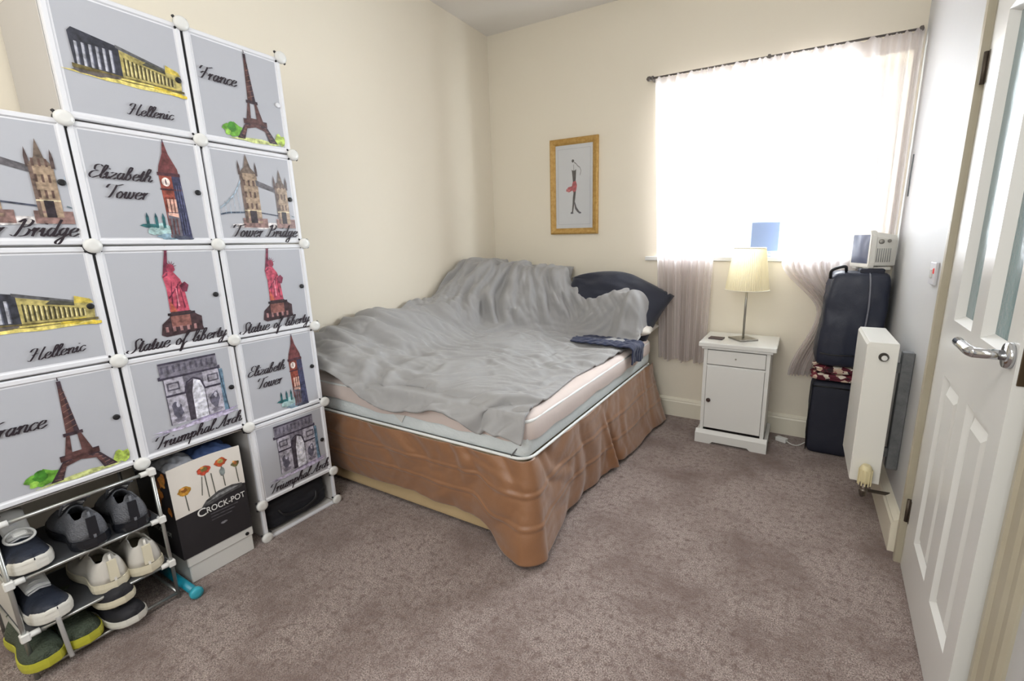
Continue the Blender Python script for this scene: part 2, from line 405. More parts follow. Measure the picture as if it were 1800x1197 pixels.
# ---------------------------------------------------------------- script lettering and printed pictures
GL = {
 'e': (.75, [[(.1,.45),(.55,.6),(.6,.95),(.35,1),(.1,.6),(.2,.08),(.5,0),(.85,.35)]]),
 'l': (.5, [[(0,.3),(.45,1.5),(.4,2),(.2,1.7),(.15,.3),(.35,0),(.6,.3)]]),
 'n': (.95, [[(0,.6),(.2,1),(.2,0)],[(.2,.5),(.5,1),(.7,.85),(.68,.15),(.85,0),(1.05,.35)]]),
 'i': (.5, [[(0,.5),(.2,1),(.2,.2),(.35,0),(.55,.35)],[(.22,1.4),(.3,1.5)]]),
 'c': (.65, [[(.6,.8),(.45,1),(.12,.7),(.12,.25),(.4,0),(.75,.35)]]),
 'r': (.62, [[(0,.6),(.2,1),(.2,0)],[(.2,.5),(.45,.98),(.68,.92)]]),
 'a': (.88, [[(.6,.85),(.35,1),(.1,.5),(.3,0),(.6,.5),(.65,1),(.62,.2),(.75,0),(.98,.35)]]),
 't': (.5, [[(0,.5),(.25,1.6),(.2,.2),(.38,0),(.6,.35)],[(-.05,1.05),(.5,1.1)]]),
 'h': (.92, [[(0,.3),(.4,1.5),(.35,2),(.15,1.7),(.15,0)],[(.15,.5),(.45,1),(.65,.8),(.62,.15),(.8,0),(1.02,.35)]]),
 'b': (.78, [[(0,.3),(.4,1.5),(.35,2),(.15,1.7),(.12,.2),(.35,0),(.6,.4),(.45,.9),(.85,.85)]]),
 'z': (.72, [[(.05,.85),(.3,1),(.6,.85),(.05,.1),(.3,.05),(.5,0),(.75,.25)]]),
 'o': (.74, [[(.35,1),(.08,.6),(.2,.05),(.5,.1),(.6,.6),(.35,1),(.85,.85)]]),
 'w': (1.12, [[(0,.5),(.15,1),(.15,.2),(.35,0),(.5,.4),(.52,1),(.52,.3),(.72,0),(.95,.5),(.9,1),(1.18,.85)]]),
 'd': (.88, [[(.55,.85),(.3,1),(.08,.5),(.3,0),(.6,.6),(.75,2),(.62,.2),(.78,0),(.98,.35)]]),
 'g': (.85, [[(.6,.85),(.35,1),(.1,.6),(.3,.1),(.6,.6),(.62,1),(.5,-.7),(.2,-.9),(.15,-.5),(.95,.35)]]),
 'u': (.88, [[(0,.5),(.15,1),(.15,.2),(.35,0),(.6,.5),(.65,1),(.62,.2),(.78,0),(.98,.35)]]),
 'y': (.85, [[(0,.5),(.15,1),(.15,.25),(.35,.05),(.6,.5),(.65,1),(.5,-.7),(.2,-.9),(.15,-.5),(.9,.35)]]),
 'f': (.62, [[(0,.3),(.5,1.6),(.5,2),(.3,1.7),(.15,-.9),(.3,-.8),(.35,0),(.7,.35)]]),
 'm': (1.28, [[(0,.6),(.2,1),(.2,0)],[(.2,.5),(.45,1),(.6,.8),(.58,0)],[(.58,.5),(.85,1),(1.02,.8),(1,.15),(1.15,0),(1.38,.35)]]),
 'p': (.88, [[(0,.6),(.2,1),(.15,-.9)],[(.2,.5),(.5,1),(.7,.6),(.5,.05),(.2,.15),(.95,.3)]]),
 'H': (1.4, [[(-.3,1.5),(-.1,1.9),(.35,1.9),(.25,1),(0,.05),(-.3,.2)],[(1.15,2),(.95,1),(.9,.1),(1.15,0),(1.45,.35)],[(0,.9),(.5,1.1),(1,1)]]),
 'F': (1.05, [[(-.3,1.4),(-.1,1.9),(.6,1.75),(1.2,2)],[(.6,1.85),(.5,1),(.3,.1),(-.1,.15)],[(.0,.8),(.35,1.12),(.85,.9)]]),
 'T': (.9, [[(-.3,1.4),(-.1,1.9),(.6,1.75),(1.2,2)],[(.6,1.85),(.5,1),(.3,.1),(-.1,.15)]]),
 'E': (1.0, [[(1,1.7),(.7,2),(.3,1.8),(.35,1.2),(.7,1.1),(.2,.9),(.05,.4),(.35,0),(.95,.35)]]),
 'B': (1.15, [[(.4,1.9),(.3,1),(.1,.05),(-.25,.2)],[(0,1.6),(.4,2),(.95,1.8),(.8,1.2),(.4,1.05),(.95,.8),(.85,.15),(.4,0)]]),
 'S': (.95, [[(1,1.6),(.8,2),(.4,1.7),(.5,1.1),(.65,.5),(.3,0),(-.2,.2),(-.1,.5)]]),
 'A': (1.25, [[(-.3,.3),(-.1,0),(.3,.5),(.9,2)],[(.9,2),(.8,.3),(.95,0),(1.3,.35)],[(.3,.7),(.85,.75)]]),
 ' ': (.7, []),
}
def crom(pts, k=5):
    P = [np.array(p, float) for p in pts]
    if len(P) < 3: return P
    Q = [2 * P[0] - P[1]] + P + [2 * P[-1] - P[-2]]; out = []
    for i in range(1, len(Q) - 2):
        for j in range(k):
            t = j / k; a, b, c, d = Q[i - 1], Q[i], Q[i + 1], Q[i + 2]
            out.append(.5 * (2 * b + (c - a) * t + (2 * a - 5 * b + 4 * c - d) * t * t + (3 * b - a - 3 * c + d) * t ** 3))
    out.append(P[-1]); return out
def script_text(bm, s, fn, x0, y0, x1, y1, d, weight=.2):
    """lettering fitted from baseline start (x0,y0) to end (x1,y1); d = lift"""
    adv = sum(GL[c][0] for c in s) + .3
    L_ = math.hypot(x1 - x0, y1 - y0); sc = L_ / adv; ca, sa = (x1 - x0) / L_, (y1 - y0) / L_
    nib = np.array((math.cos(.5), math.sin(.5) * -.45)) * weight / 2
    x = .15
    for c in s:
        a, st = GL[c]
        for q in st:
            pts = crom(q); L2 = []
            for p in pts:
                for sg in (-1, 1):
                    e = p + sg * nib; ux = (x + e[0] + .42 * e[1]) * sc; uy = e[1] * sc * .84
                    L2.append(bm.verts.new(fn(x0 + ux * ca - uy * sa, y0 + ux * sa + uy * ca, d)))
            for i in range(len(pts) - 1):
                try: bm.faces.new((L2[2 * i], L2[2 * i + 1], L2[2 * i + 3], L2[2 * i + 2]))
                except ValueError: pass
        x += a
class Print:
    def __init__(s): s.V = []; s.F = []; s.C = []; s.k = 0
    def poly(s, pts, c):
        s.k += 1; n = len(s.V); s.V += [(u, v, s.k) for u, v in pts]; s.F.append(tuple(range(n, n + len(pts)))); s.C.append(lin([.78 * q + .22 * (sum(c) / 3) + 4 for q in c]))
    def rect(s, u0, v0, u1, v1, c): s.poly([(u0, v0), (u1, v0), (u1, v1), (u0, v1)], c)
    def line(s, a, b, w, c, w2=None):
        w2 = w if w2 is None else w2; dx, dy = b[0] - a[0], b[1] - a[1]; l = math.hypot(dx, dy); nx, ny = -dy / l / 2, dx / l / 2
        s.poly([(a[0] + nx * w, a[1] + ny * w), (a[0] - nx * w, a[1] - ny * w), (b[0] - nx * w2, b[1] - ny * w2), (b[0] + nx * w2, b[1] + ny * w2)], c)
    def path(s, pts, w, c):
        for a, b in zip(pts, pts[1:]): s.line(a, b, w, c)
    def blob(s, u, v, ru, rv, c, n=14, j=.3, seed=0):
        r = random.Random(seed + int(u * 991) + int(v * 577))
        s.poly([(u + ru * math.cos(2 * math.pi * k / n) * (1 + r.uniform(-j, j)), v + rv * math.sin(2 * math.pi * k / n) * (1 + r.uniform(-j, j))) for k in range(n)], c)
    def build(s, name, fn, parent, step=.00002):
        me = bpy.data.meshes.new(name); me.from_pydata([tuple(fn(u, v, .0004 + k * step)) for u, v, k in s.V], [], s.F); me.update()
        ca = me.color_attributes.new('Col', 'FLOAT_COLOR', 'CORNER'); i = 0
        for f, c in zip(me.polygons, s.C):
            for _ in f.loop_indices: ca.data[_].color = c
        return link(name, me, M_print, parent)
def art_temple(p):
    p.blob(.5, .375, .40, .03, (226, 206, 96), 18, .25); p.blob(.82, .39, .13, .03, (220, 190, 40), 12, .3); p.blob(.25, .39, .16, .025, (96, 88, 86))
    top = lambda u: .70 - (u - .15) * .19 + 0; bot = lambda u: .42 - (u - .15) * .02
    p.poly([(.13, .665), (.16, .70), (.45, .645), (.48, .58), (.48, .40), (.14, .41)], (52, 54, 66))
    for k in range(6):
        u = .165 + k * .046; p.line((u, .425), (u + .004, .60), .017, (168, 170, 182)); p.line((u + .013, .425), (u + .015, .60), .006, (96, 100, 120))
    p.poly([(.46, .40), (.46, .62), (.80, .54), (.88, .57), (.93, .50), (.92, .40)], (176, 160, 84))
    p.poly([(.44, .63), (.44, .655), (.80, .565), (.80, .54)], (88, 88, 92))
    for k in range(13):
        u = .485 + k * .030; p.line((u, .425), (u + .003, .565 - k * .006), .010, (70, 64, 40)); p.line((u + .013, .43), (u + .015, .555 - k * .006), .007, (228, 214, 150))
    p.poly([(.80, .54), (.81, .60), (.91, .565), (.93, .53)], (206, 180, 60)); p.poly([(.62, .55), (.66, .58), (.80, .55), (.80, .52)], (70, 70, 60))
    p.poly([(.12, .43), (.12, .40), (.5, .375), (.94, .385), (.94, .405), (.5, .41)], (110, 96, 50))
    p.blob(.9, .36, .08, .014, (228, 196, 44))
def art_eiffel(p):
    p.blob(.34, .15, .10, .065, (96, 168, 40)); p.blob(.33, .17, .05, .05, (60, 140, 30)); p.blob(.88, .13, .07, .055, (176, 206, 70)); p.blob(.6, .075, .27, .022, (196, 206, 120), 18); p.blob(.28, .12, .03, .03, (140, 200, 60))
    br = (92, 56, 54); dk = (58, 42, 52)
    p.poly([(.573, .93), (.577, .99), (.583, .93)], dk); p.rect(.566, .865, .594, .925, dk)
    p.poly([(.545, .46), (.566, .88), (.592, .88), (.635, .46)], br); p.poly([(.60, .46), (.585, .86), (.592, .86), (.635, .46)], dk)
    p.rect(.525, .445, .655, .475, dk)
    p.poly([(.50, .26), (.54, .45), (.565, .45), (.555, .30), (.62, .30), (.615, .45), (.64, .45), (.70, .26)], br)
    p.rect(.47, .235, .735, .285, (76, 44, 44)); p.rect(.47, .275, .735, .287, dk)
    p.poly([(.38, .08), (.485, .24), (.55, .24), (.50, .195), (.46, .08)], dk); p.poly([(.84, .08), (.725, .24), (.65, .24), (.70, .195), (.74, .08)], dk)
    p.poly([(.44, .09), (.50, .19), (.60, .215), (.70, .19), (.76, .09), (.75, .15), (.72, .22), (.60, .245), (.48, .22), (.44, .14)], br)
    for k in range(7): p.line((.552 + .003 * k, .50 + .052 * k), (.625 - .004 * k, .53 + .05 * k), .006, (132, 92, 80))
    for k in range(5): p.line((.41 + .022 * k, .10 + .03 * k), (.45 + .018 * k, .09 + .034 * k), .005, (140, 100, 90)); p.line((.81 - .022 * k, .10 + .03 * k), (.77 - .018 * k, .09 + .034 * k), .005, (140, 100, 90))
def art_clock(p):
    p.blob(.52, .13, .12, .055, (150, 186, 186)); p.blob(.60, .07, .10, .035, (116, 150, 170)); p.blob(.44, .17, .07, .02, (34, 106, 112))
    for u in (.43, .50, .56): p.rect(u - .012, .15, u + .012, .25, (32, 98, 106)); p.poly([(u - .012, .25), (u, .29), (u + .012, .25)], (40, 84, 96))
    r1 = (150, 62, 46); nv = (52, 54, 88)
    p.poly([(.585, .66), (.60, .72), (.645, .83), (.67, .97), (.695, .83), (.75, .70), (.755, .64)], (112, 52, 54)); p.line((.67, .93), (.672, 1.0), .006, nv)
    p.poly([(.60, .06), (.585, .66), (.76, .65), (.785, .05)], r1); p.poly([(.695, .05), (.69, .66), (.76, .65), (.785, .05)], nv)
    p.poly([(.605, .06), (.60, .30), (.70, .30), (.70, .05)], (96, 92, 104)); p.poly([(.61, .27), (.607, .42), (.695, .42), (.695, .25)], (214, 160, 140))
    p.rect(.575, .63, .765, .66, (84, 40, 50)); p.rect(.58, .50, .765, .515, (84, 40, 50))
    p.blob(.635, .575, .035, .04, (226, 206, 196), 16, .05); p.blob(.635, .575, .006, .03, (60, 40, 50), 6, 0)
    for k in range(6): p.line((.612 + .03 * (k % 3), .09 + .2 * (k // 3)), (.612 + .03 * (k % 3), .24 + .2 * (k // 3)), .008, (110, 48, 44)); p.line((.715 + .022 * (k % 3), .09 + .25 * (k // 3)), (.715 + .02 * (k % 3), .3 + .25 * (k // 3)), .006, (92, 98, 140))
    p.blob(.70, .055, .08, .022, (70, 76, 96))
def art_bridge(p):
    bl = (92, 104, 124); st = (160, 134, 108); dk = (84, 66, 64)
    p.blob(.55, .19, .36, .03, (214, 208, 208), 18)
    p.path([(.02, .36), (.15, .42), (.25, .52), (.33, .66)], .012, (150, 172, 190)); p.path([(.02, .30), (.15, .32), (.33, .33)], .016, (70, 86, 110))
    p.path([(.93, .55), (.96, .42), (1.0, .36)], .009, (150, 172, 190)); p.line((.9, .31), (1.0, .30), .012, (110, 130, 140))
    for k in range(5): p.line((.08 + .05 * k, .31), (.08 + .05 * k, .39 + .045 * k), .004, (150, 172, 190))
    p.line((.52, .33), (.78, .30), .014, (70, 76, 96)); p.poly([(.50, .62), (.50, .68), (.76, .60), (.76, .55)], (96, 92, 98)); 
    for u0, u1, b, t in ((.33, .52, .22, .74), (.72, .87, .22, .62)):
        p.rect(u0 - .03, b - .05, u1 + .06, b + .05, (142, 106, 100)); p.rect(u0, b, u1, t, st)
        w = u1 - u0; p.poly([(u0, t), (u0 + w * .3, t + .06), (u0 + w * .5, t + .20), (u0 + w * .7, t + .06), (u1, t)], (112, 94, 82))
        for q in (0, 1): p.poly([(u0 + q * w - .012, t - .02), (u0 + q * w - .012, t + .06), (u0 + q * w, t + .13), (u0 + q * w + .012, t + .06), (u0 + q * w + .012, t - .02)], dk)
        for r_ in range(3):
            for q in range(3): p.rect(u0 + w * (.16 + .27 * q), b + .15 + .12 * r_, u0 + w * (.26 + .27 * q), b + .21 + .12 * r_, (96, 70, 62))
        p.rect(u0 + w * .3, b, u0 + w * .7, b + .13, (50, 40, 48)); p.line((u0, b + .13), (u1, b + .13), .012, (206, 190, 150)); p.rect(u0, b + .0, u0 + w * .16, t, (110, 88, 78))
def art_liberty(p):
    rd = (196, 62, 88); dr = (120, 34, 62)
    p.poly([(.36, .16), (.38, .26), (.45, .32), (.47, .37), (.64, .37), (.70, .32), (.735, .30), (.73, .20), (.74, .16), (.60, .15), (.40, .135)], (66, 44, 50))
    p.rect(.46, .22, .63, .33, (142, 84, 76)); p.rect(.44, .335, .68, .36, (44, 34, 42)); 
    for k in range(5): p.rect(.40 + .062 * k, .18, .425 + .062 * k, .23, (160, 110, 110))
    p.poly([(.465, .37), (.47, .60), (.455, .72), (.49, .755), (.55, .755), (.60, .68), (.62, .60), (.635, .37)], rd)
    p.poly([(.455, .70), (.515, .96), (.535, .955), (.50, .72)], dr); p.poly([(.505, .955), (.50, .985), (.535, .975), (.545, .955)], (80, 30, 50)); p.poly([(.512, .985), (.525, 1.0), (.535, .98)], (230, 100, 70))
    p.blob(.535, .79, .037, .04, (164, 44, 72), 14, .08)
    for k in range(7): a = math.pi * (k + .5) / 7; p.line((.535 + .03 * math.cos(a), .80 + .03 * math.sin(a)), (.535 + .058 * math.cos(a), .80 + .062 * math.sin(a)), .008, dr, .002)
    p.poly([(.585, .62), (.635, .655), (.665, .62), (.64, .555), (.60, .56)], dr)
    for a, b in (((.49, .40), (.52, .66)), ((.53, .40), (.57, .64)), ((.60, .40), (.585, .58)), ((.475, .50), (.60, .66))): p.line(a, b, .012, dr, .005)
    p.line((.55, .42), (.55, .60), .016, (236, 130, 150), .006); p.poly([(.47, .37), (.48, .48), (.53, .37)], (196, 84, 60))
def art_arch(p):
    g = (112, 108, 124); dk = (62, 56, 76); lt = (168, 164, 180)
    p.blob(.55, .23, .36, .022, (186, 176, 206), 18); p.poly([(.1, .2), (.85, .25), (.95, .28), (.6, .27)], (160, 148, 186))
    p.rect(.27, .76, .80, .90, g); p.rect(.25, .74, .82, .775, dk); p.rect(.27, .885, .80, .905, dk)
    for k in range(10): p.rect(.285 + .051 * k, .80, .305 + .051 * k, .87, (84, 80, 98))
    p.rect(.29, .27, .46, .74, lt); p.rect(.64, .27, .80, .74, lt); p.rect(.46, .60, .64, .74, g); p.rect(.80, .27, .84, .73, (92, 128, 156))
    p.poly([(.46, .27), (.46, .58), (.49, .66), (.55, .69), (.61, .66), (.64, .58), (.64, .27)], (214, 214, 228)); p.poly([(.46, .27), (.46, .58), (.49, .66), (.55, .69), (.535, .62), (.52, .56), (.515, .27)], (66, 60, 74))
    p.path([(.455, .56), (.485, .67), (.55, .705), (.615, .67), (.645, .56)], .016, dk)
    p.rect(.29, .56, .46, .58, dk); p.rect(.64, .56, .80, .58, dk)
    for u in (.31, .68): p.rect(u, .62, u + .11, .70, (88, 84, 100)); p.rect(u + .015, .635, u + .095, .685, (150, 146, 160))
    for u in (.365, .72): p.blob(u, .42, .045, .09, (92, 90, 110), 14, .25); p.blob(u + .01, .47, .016, .03, (180, 178, 196), 8, .2); p.blob(u, .31, .05, .025, (120, 116, 134))
    p.line((.80, .76), (.845, .27), .008, (40, 60, 84)); p.line((.29, .74), (.29, .27), .006, dk); p.line((.64, .58), (.64, .27), .006, dk)
ART = {'hellenic': (art_temple, [('Hellenic', .44, .11, .80, .13)]), 'france': (art_eiffel, [('France', .06, .57, .44, .57)]),
       'elizabeth': (art_clock, [('Elizabeth', .05, .56, .52, .56), ('Tower', .14, .40, .46, .40)]),
       'bridge': (art_bridge, [('Tower Bridge', .14, .07, .93, .07)]), 'liberty': (art_liberty, [('Statue of liberty', .06, .035, .94, .055)]),
       'arch': (art_arch, [('Triumphal Arch', .10, .08, .95, .10)])}

# ---------------------------------------------------------------- cube wardrobe
CX = -1.907
ys = [.214, .549, .888, 1.219]; zs = [0, .17, .522, .882, 1.243, 1.602, 1.966]
ward = thing('cube_wardrobe', 'tall white plastic cube wardrobe with landmark pictures printed on its doors', 'wardrobe', (XL, .2, 0))
OX, OY = XL, .2
def wfn(x, y, z): return Vector((x - OX, y - OY, z))
def panel(y0, y1, z0, z1, x0=XL + .012, x1=CX - .008, name='side_panel'):
    bm = B(); box(bm, x0 - OX, x1 - OX, y0 - OY, y1 - OY, z0, z1, .0015, 1); return obj(name, bm, M_panel, ward)
cells = {0: (1, 2, 3), 1: (1, 2, 3, 4), 2: (0, 1, 2, 3, 4)}   # door rows counted over zs[1]..; row k spans zs[k+1]..zs[k+2]
cells = {0: (1, 2, 3), 1: (1, 2, 3, 4), 2: (0, 1, 2, 3, 4)}
kinds = {(2, 4): 'france', (2, 3): 'bridge', (2, 2): 'liberty', (2, 1): 'elizabeth', (2, 0): 'arch',
         (1, 4): 'hellenic', (1, 3): 'elizabeth', (1, 2): 'liberty', (1, 1): 'arch',
         (0, 3): 'bridge', (0, 2): 'hellenic', (0, 1): 'france'}
dl = {'france': 'door printed with an iron lattice tower and the word France', 'bridge': 'door printed with a two towered bridge', 'liberty': 'door printed with a red statue on a plinth',
      'elizabeth': 'door printed with a red clock tower', 'arch': 'door printed with a grey triumphal arch', 'hellenic': 'door printed with a columned temple'}
tops = {0: 5, 1: 6, 2: 6}
for c in range(3):
    for k in cells[c]:
        z0, z1 = zs[k + 1], zs[k + 2]; y0, y1 = ys[c], ys[c + 1]
        panel(y0 + .006, y1 - .006, z0 - .002, z0 + .002, name='shelf_panel')
        for yy in (y0 + .003, y1 - .003): panel(yy - .0015, yy + .0015, z0 + .008, z1 - .008)
        panel(y0 + .006, y1 - .006, z0 + .008, z1 - .008, XL + .008, XL + .011, 'back_panel')
        # door: bulging film inside a raised rim
        g = .0028; a0, a1, b0, b1 = y0 + g, y1 - g, z0 + g, z1 - g
        tilt = random.uniform(-.004, .004)
        dm = B()
        dx = CX
        def dfn(y, z, d, t=tilt, yy=(y0 + y1) / 2): return wfn(dx + d + t * (y - yy) / .17, y, z)
        def q(s, d): return [dm.verts.new(dfn(yy, zz, d)) for yy, zz in ((a0 + s, b0 + s), (a1 - s, b0 + s), (a1 - s, b1 - s), (a0 + s, b1 - s))]
        loops = [q(0, -.008), q(0, .004), q(.003, .008), q(.013, .008), q(.017, .004), q(.022, .004)]
        for i in range(len(loops) - 1):
            for e in range(4): dm.faces.new((loops[i][e], loops[i][(e + 1) % 4], loops[i + 1][(e + 1) % 4], loops[i + 1][e]))
        dr_ = obj('door', dm, M_plastic, ward); dr_['label'] = dl[kinds[(c, k)]]
        fm = B(); G = 12; vs = []
        for i in range(G + 1):
            for j in range(G + 1):
                u, v = i / G, j / G
                vs.append(fm.verts.new(dfn(a0 + .021 + u * (a1 - a0 - .042), b0 + .021 + v * (b1 - b0 - .042), .0042 + .0035 * (1 - (2 * u - 1) ** 2) * (1 - (2 * v - 1) ** 2))))
        for i in range(G):
            for j in range(G): fm.faces.new((vs[i * (G + 1) + j], vs[(i + 1) * (G + 1) + j], vs[(i + 1) * (G + 1) + j + 1], vs[i * (G + 1) + j + 1]))
        obj('door_film', fm, M_film, dr_, True)
        def pf(u, v, d): 
            bulge = .0035 * (1 - (2 * min(max(u, 0), 1) - 1) ** 2) * (1 - (2 * min(max(v, 0), 1) - 1) ** 2)
            return dfn(a0 + u * (a1 - a0), b0 + v * (b1 - b0), .0052 + bulge + d)
        art, words = ART[kinds[(c, k)]]
        pr_ = Print(); art(pr_)
        pr_.V = [(min(max(u, .07), .93) if kinds[(c, k)] == 'bridge' else u, v, kk) for u, v, kk in pr_.V]
        pr_.build('printed_picture', pf, dr_)
        tm = B()
        for w in words: script_text(tm, w[0], pf, w[1], w[2], w[3], w[4], .0030, .26)
        obj('lettering', tm, M_ink, dr_)
        km = B(); c0 = dfn(a1 - .032, (b0 + b1) / 2, .006)
        lathe(km, [(.009, 0), (.009, .003), (.007, .004), (.004, .0045)], c0, 'x', 16)
        obj('knob', km, M_black if (c, k) != (2, 4) else M_plastic, dr_)
    # open cubes at the base
panel(.889, .892, 0.006, .515); panel(.889, 1.214, 0.004, .008, name='shelf_panel'); panel(1.214, 1.217, .008, .165); panel(.894, 1.212, .166, .170, name='shelf_panel')
panel(.219, .545, .514, .518, name='shelf_panel'); panel(.553, .884, .514, .518, name='shelf_panel')
for y in (.214,): panel(y - .002, y + .002, .0, .515)
for c in (0, 1, 2):
    panel(ys[c] + .006, ys[c + 1] - .006, zs[tops[c]] - .004, zs[tops[c]], name='top_panel')
bm = B()
for z0, z1, y0, y1 in ((.0, .17, .884, .898), (.0, .17, 1.210, 1.222), (.0, .012, .884, 1.222), (.19, .51, .886, .896)): box(bm, CX - .012 - OX, CX + .004 - OX, y0 - OY, y1 - OY, z0, z1, .002, 1)
obj('base_frame', bm, M_plastic, ward)
# connectors: white round caps with black cross arms
for ci, y in enumerate(ys):
    for zi, z in enumerate(zs):
        if z < .5 and ci < 2: continue
        if zi == 6 and ci == 0: continue
        if z <= .17 and ci < 2: continue
        zz = max(z, .018)
        bm = B(); lathe(bm, [(.022, 0), (.022, .010), (.019, .014), (.010, .016)], wfn(CX + .003, y, zz), 'x', 20)
        cn = obj('connector', bm, M_white, ward)
        bm = B()
        for a in range(4):
            an = math.pi / 4 + a * math.pi / 2; dy, dz = math.cos(an), math.sin(an)
            if zz < .05 and dz < 0: continue
            tube(bm, [wfn(CX - .002, y + dy * .012, zz + dz * .012), wfn(CX + .004, y + dy * .028, zz + dz * .026)], .0045, 6)
        if zi > 1 and 0 < ci < 3 and zi < 6: lathe(bm, [(.024, -.004), (.024, .006)], wfn(CX, y + .001, zz - .003), 'x', 18)
        obj('connector_arms', bm, M_black, cn)
# dark hinge strip in the gap between columns
for ci, rows in ((1, (2, 3, 4)), (2, (5, 3))):
    for r in rows:
        if r + 1 >= len(zs): continue
        bm = B(); box(bm, CX - .006 - OX, CX + .003 - OX, ys[ci] - .0035 - OY, ys[ci] + .0035 - OY, zs[r] + .02, zs[r + 1] - .02)
        obj('hinge_strip', bm, M_black, ward)

# ---------------------------------------------------------------- bed
FB = mat('cream_base_fabric', (196, 172, 132), .8, wave=(300, .2))
base = thing('divan_base', 'cream fabric divan bed base under the bronze valance', 'bed', (-1.56, 2.1, 0))
bm = B(); box(bm, -.67, .665, -.742, .80, .02, .39, .02, 3); obj('base_frame', bm, FB, base)
for x in (-.6, .6):
    for y in (-.68, .72):
        bm = B(); lathe(bm, [(.02, 0), (.022, .004), (.022, .03), (.012, .036)], (x, y, 0), 'z', 14); obj('castor', bm, M_black, base)

M_satin = mat('bronze_satin', (140, 97, 64), .42, sheen=.35, spec=.6, bump=(34, .15), wave=(420, .1), crease=(6, .55, (1, 1, .5)), var=(3, .3, (156, 110, 74)))
# valance: path along the foot then the right hand side (arc length), rows from top down
def valance():
    path = []
    for x in np.arange(-2.22, -.91, .0125): path.append((x, 1.325, 0.0, -1.0, 0))
    cx, cy = -.905, 1.370
    for a in np.linspace(-90, 0, 9)[1:-1]:
        r = math.radians(a); path.append((cx + .045 * math.cos(r), cy + .045 * math.sin(r), math.cos(r), math.sin(r), 1))
    for y in np.arange(1.375, 2.955, .0125): path.append((-.86, y, 1.0, 0.0, 2))
    n = len(path); R_ = 36; X = np.zeros((n, R_, 3))
    for i, (x, y, nx, ny, kd) in enumerate(path):
        corner = math.exp(-((x + .86) ** 2 + (y - 1.325) ** 2) / .02)
        if kd == 0: flare = -.012 + .006 * math.sin(x * 7) + .03 * float(sstep(-1.15, -.95, np.array(x))); low = .105 - .085 * float(sstep(-1.10, -1.0, np.array(x))) + .008 * math.sin(x * 11)
        elif kd == 2: flare = .012 + .10 * float(sstep(1.6, 2.9, np.array(y))) + .012 * math.sin(y * 9); low = .016 + .012 * math.sin(y * 6 + 1) ** 2
        else: flare = .03; low = .02
        flare += .03 * corner; low = low * (1 - corner) + .02 * corner
        cone = corner * .02
        for k in range(R_):
            t = k / (R_ - 1); z = .408 + (low - .408) * t
            d = flare * t ** 1.3 + .006 * math.sin(t * math.pi)
            d += .008 * math.exp(-((t - .30) / .012) ** 2) * 0
            px_, py_ = x + nx * d, y + ny * d
            px_ += corner * .03 * t; py_ -= corner * .025 * t
            X[i, k] = (px_, py_, z)
    pin = np.full((n, R_), .012)
    for k in (0, 1): pin[:, k] = .6
    for t in (.36, .68): k = int(t * (R_ - 1)); pin[:, k] = .10
    pin[:, -1] = .05
    sarr = np.array([[i * .0125] * R_ for i in range(n)]); zarr = X[..., 2]; cr_ = np.exp(-((X[..., 0] + .86) ** 2 + (X[..., 1] - 1.33) ** 2) / .06)
    fld = fold_noise(zarr * 1.2 + sarr * .4, sarr - zarr * .5 * cr_, 1.3, 4.5, 4.4) * (.013 + .001 * sstep(1.34, 1.4, X[..., 1]) + .024 * cr_) + fold_noise(sarr + zarr, zarr - .4 * sarr, 4.0, 11.0, 9.9) * .004
    X = crumple(X, (1.03, 1.01), 60, .03, 0, floor=lambda a, b: .008, field=fld, pin=np.maximum(pin, .03))
    # one deep pleat on the long side, seams standing proud
    ax = np.gradient(X, axis=0); ay = np.gradient(X, axis=1); N = np.cross(ax, ay); N /= np.linalg.norm(N, axis=2, keepdims=True)
    for t in (.36, .68):
        k = int(t * (R_ - 1)); X[:, k] -= N[:, k] * .007
        for kk in (k - 1, k + 1): X[:, kk] += N[:, kk] * .003
    for i, (x, y, nx, ny, kd) in enumerate(path):
        if kd == 2:
            for k in range(R_):
                t = k / (R_ - 1); yc = 2.06 + .10 * t
                X[i, k, 0] += .035 * math.exp(-((y - yc + .02) / .022) ** 2) * t - .03 * math.exp(-((y - yc - .03) / .022) ** 2) * t
    o = grid_mesh('bed_valance', X, M_satin, None, .006, 1)
    return tag(o, 'bronze satin quilted valance hanging round the bed base', 'bed skirt')
valance()

M_matt = mat('mattress_ticking', (226, 234, 236), .6, bump=(60, .12), var=(14, .4, (214, 222, 224)), wave=(90, .12))
mt = thing('mattress', 'white mattress with taped edges between the bronze valance and grey duvet', 'mattress', (-1.555, 2.14, .40))
bm = B(); box(bm, -.69, .69, -.80, .80, .003, .172, .05, 5); obj('mattress_body', bm, M_matt, mt, True)
def rrect(w, h, r, z, n=6):
    out = []
    for cx, cy, a0 in ((w - r, h - r, 0), (-w + r, h - r, 90), (-w + r, -h + r, 180), (w - r, -h + r, 270)):
        for k in range(n + 1):
            a = math.radians(a0 + 90 * k / n); out.append((cx + r * math.cos(a), cy + r * math.sin(a), z))
    return out + [out[0]]
for z in (.012, .162):
    bm = B(); tube(bm, rrect(.692, .802, .06, z), .0065, 8); obj('edge_tape', bm, mat('edge_tape_white', (236, 238, 236), .6), mt, True)
bm = B(); box(bm, -.01, .045, -.806, -.803, .055, .115, 0, rot=Matrix.Rotation(.6, 3, 'Y')); obj('care_label', bm, M_white, mt)
bm = B(); tube(bm, [(.62, -.806, .02), (.665, -.79, .08), (.69, -.76, .15)], .003, 6); obj('handle_strap', bm, mat('grey_cord', (120, 124, 126), .7), mt)

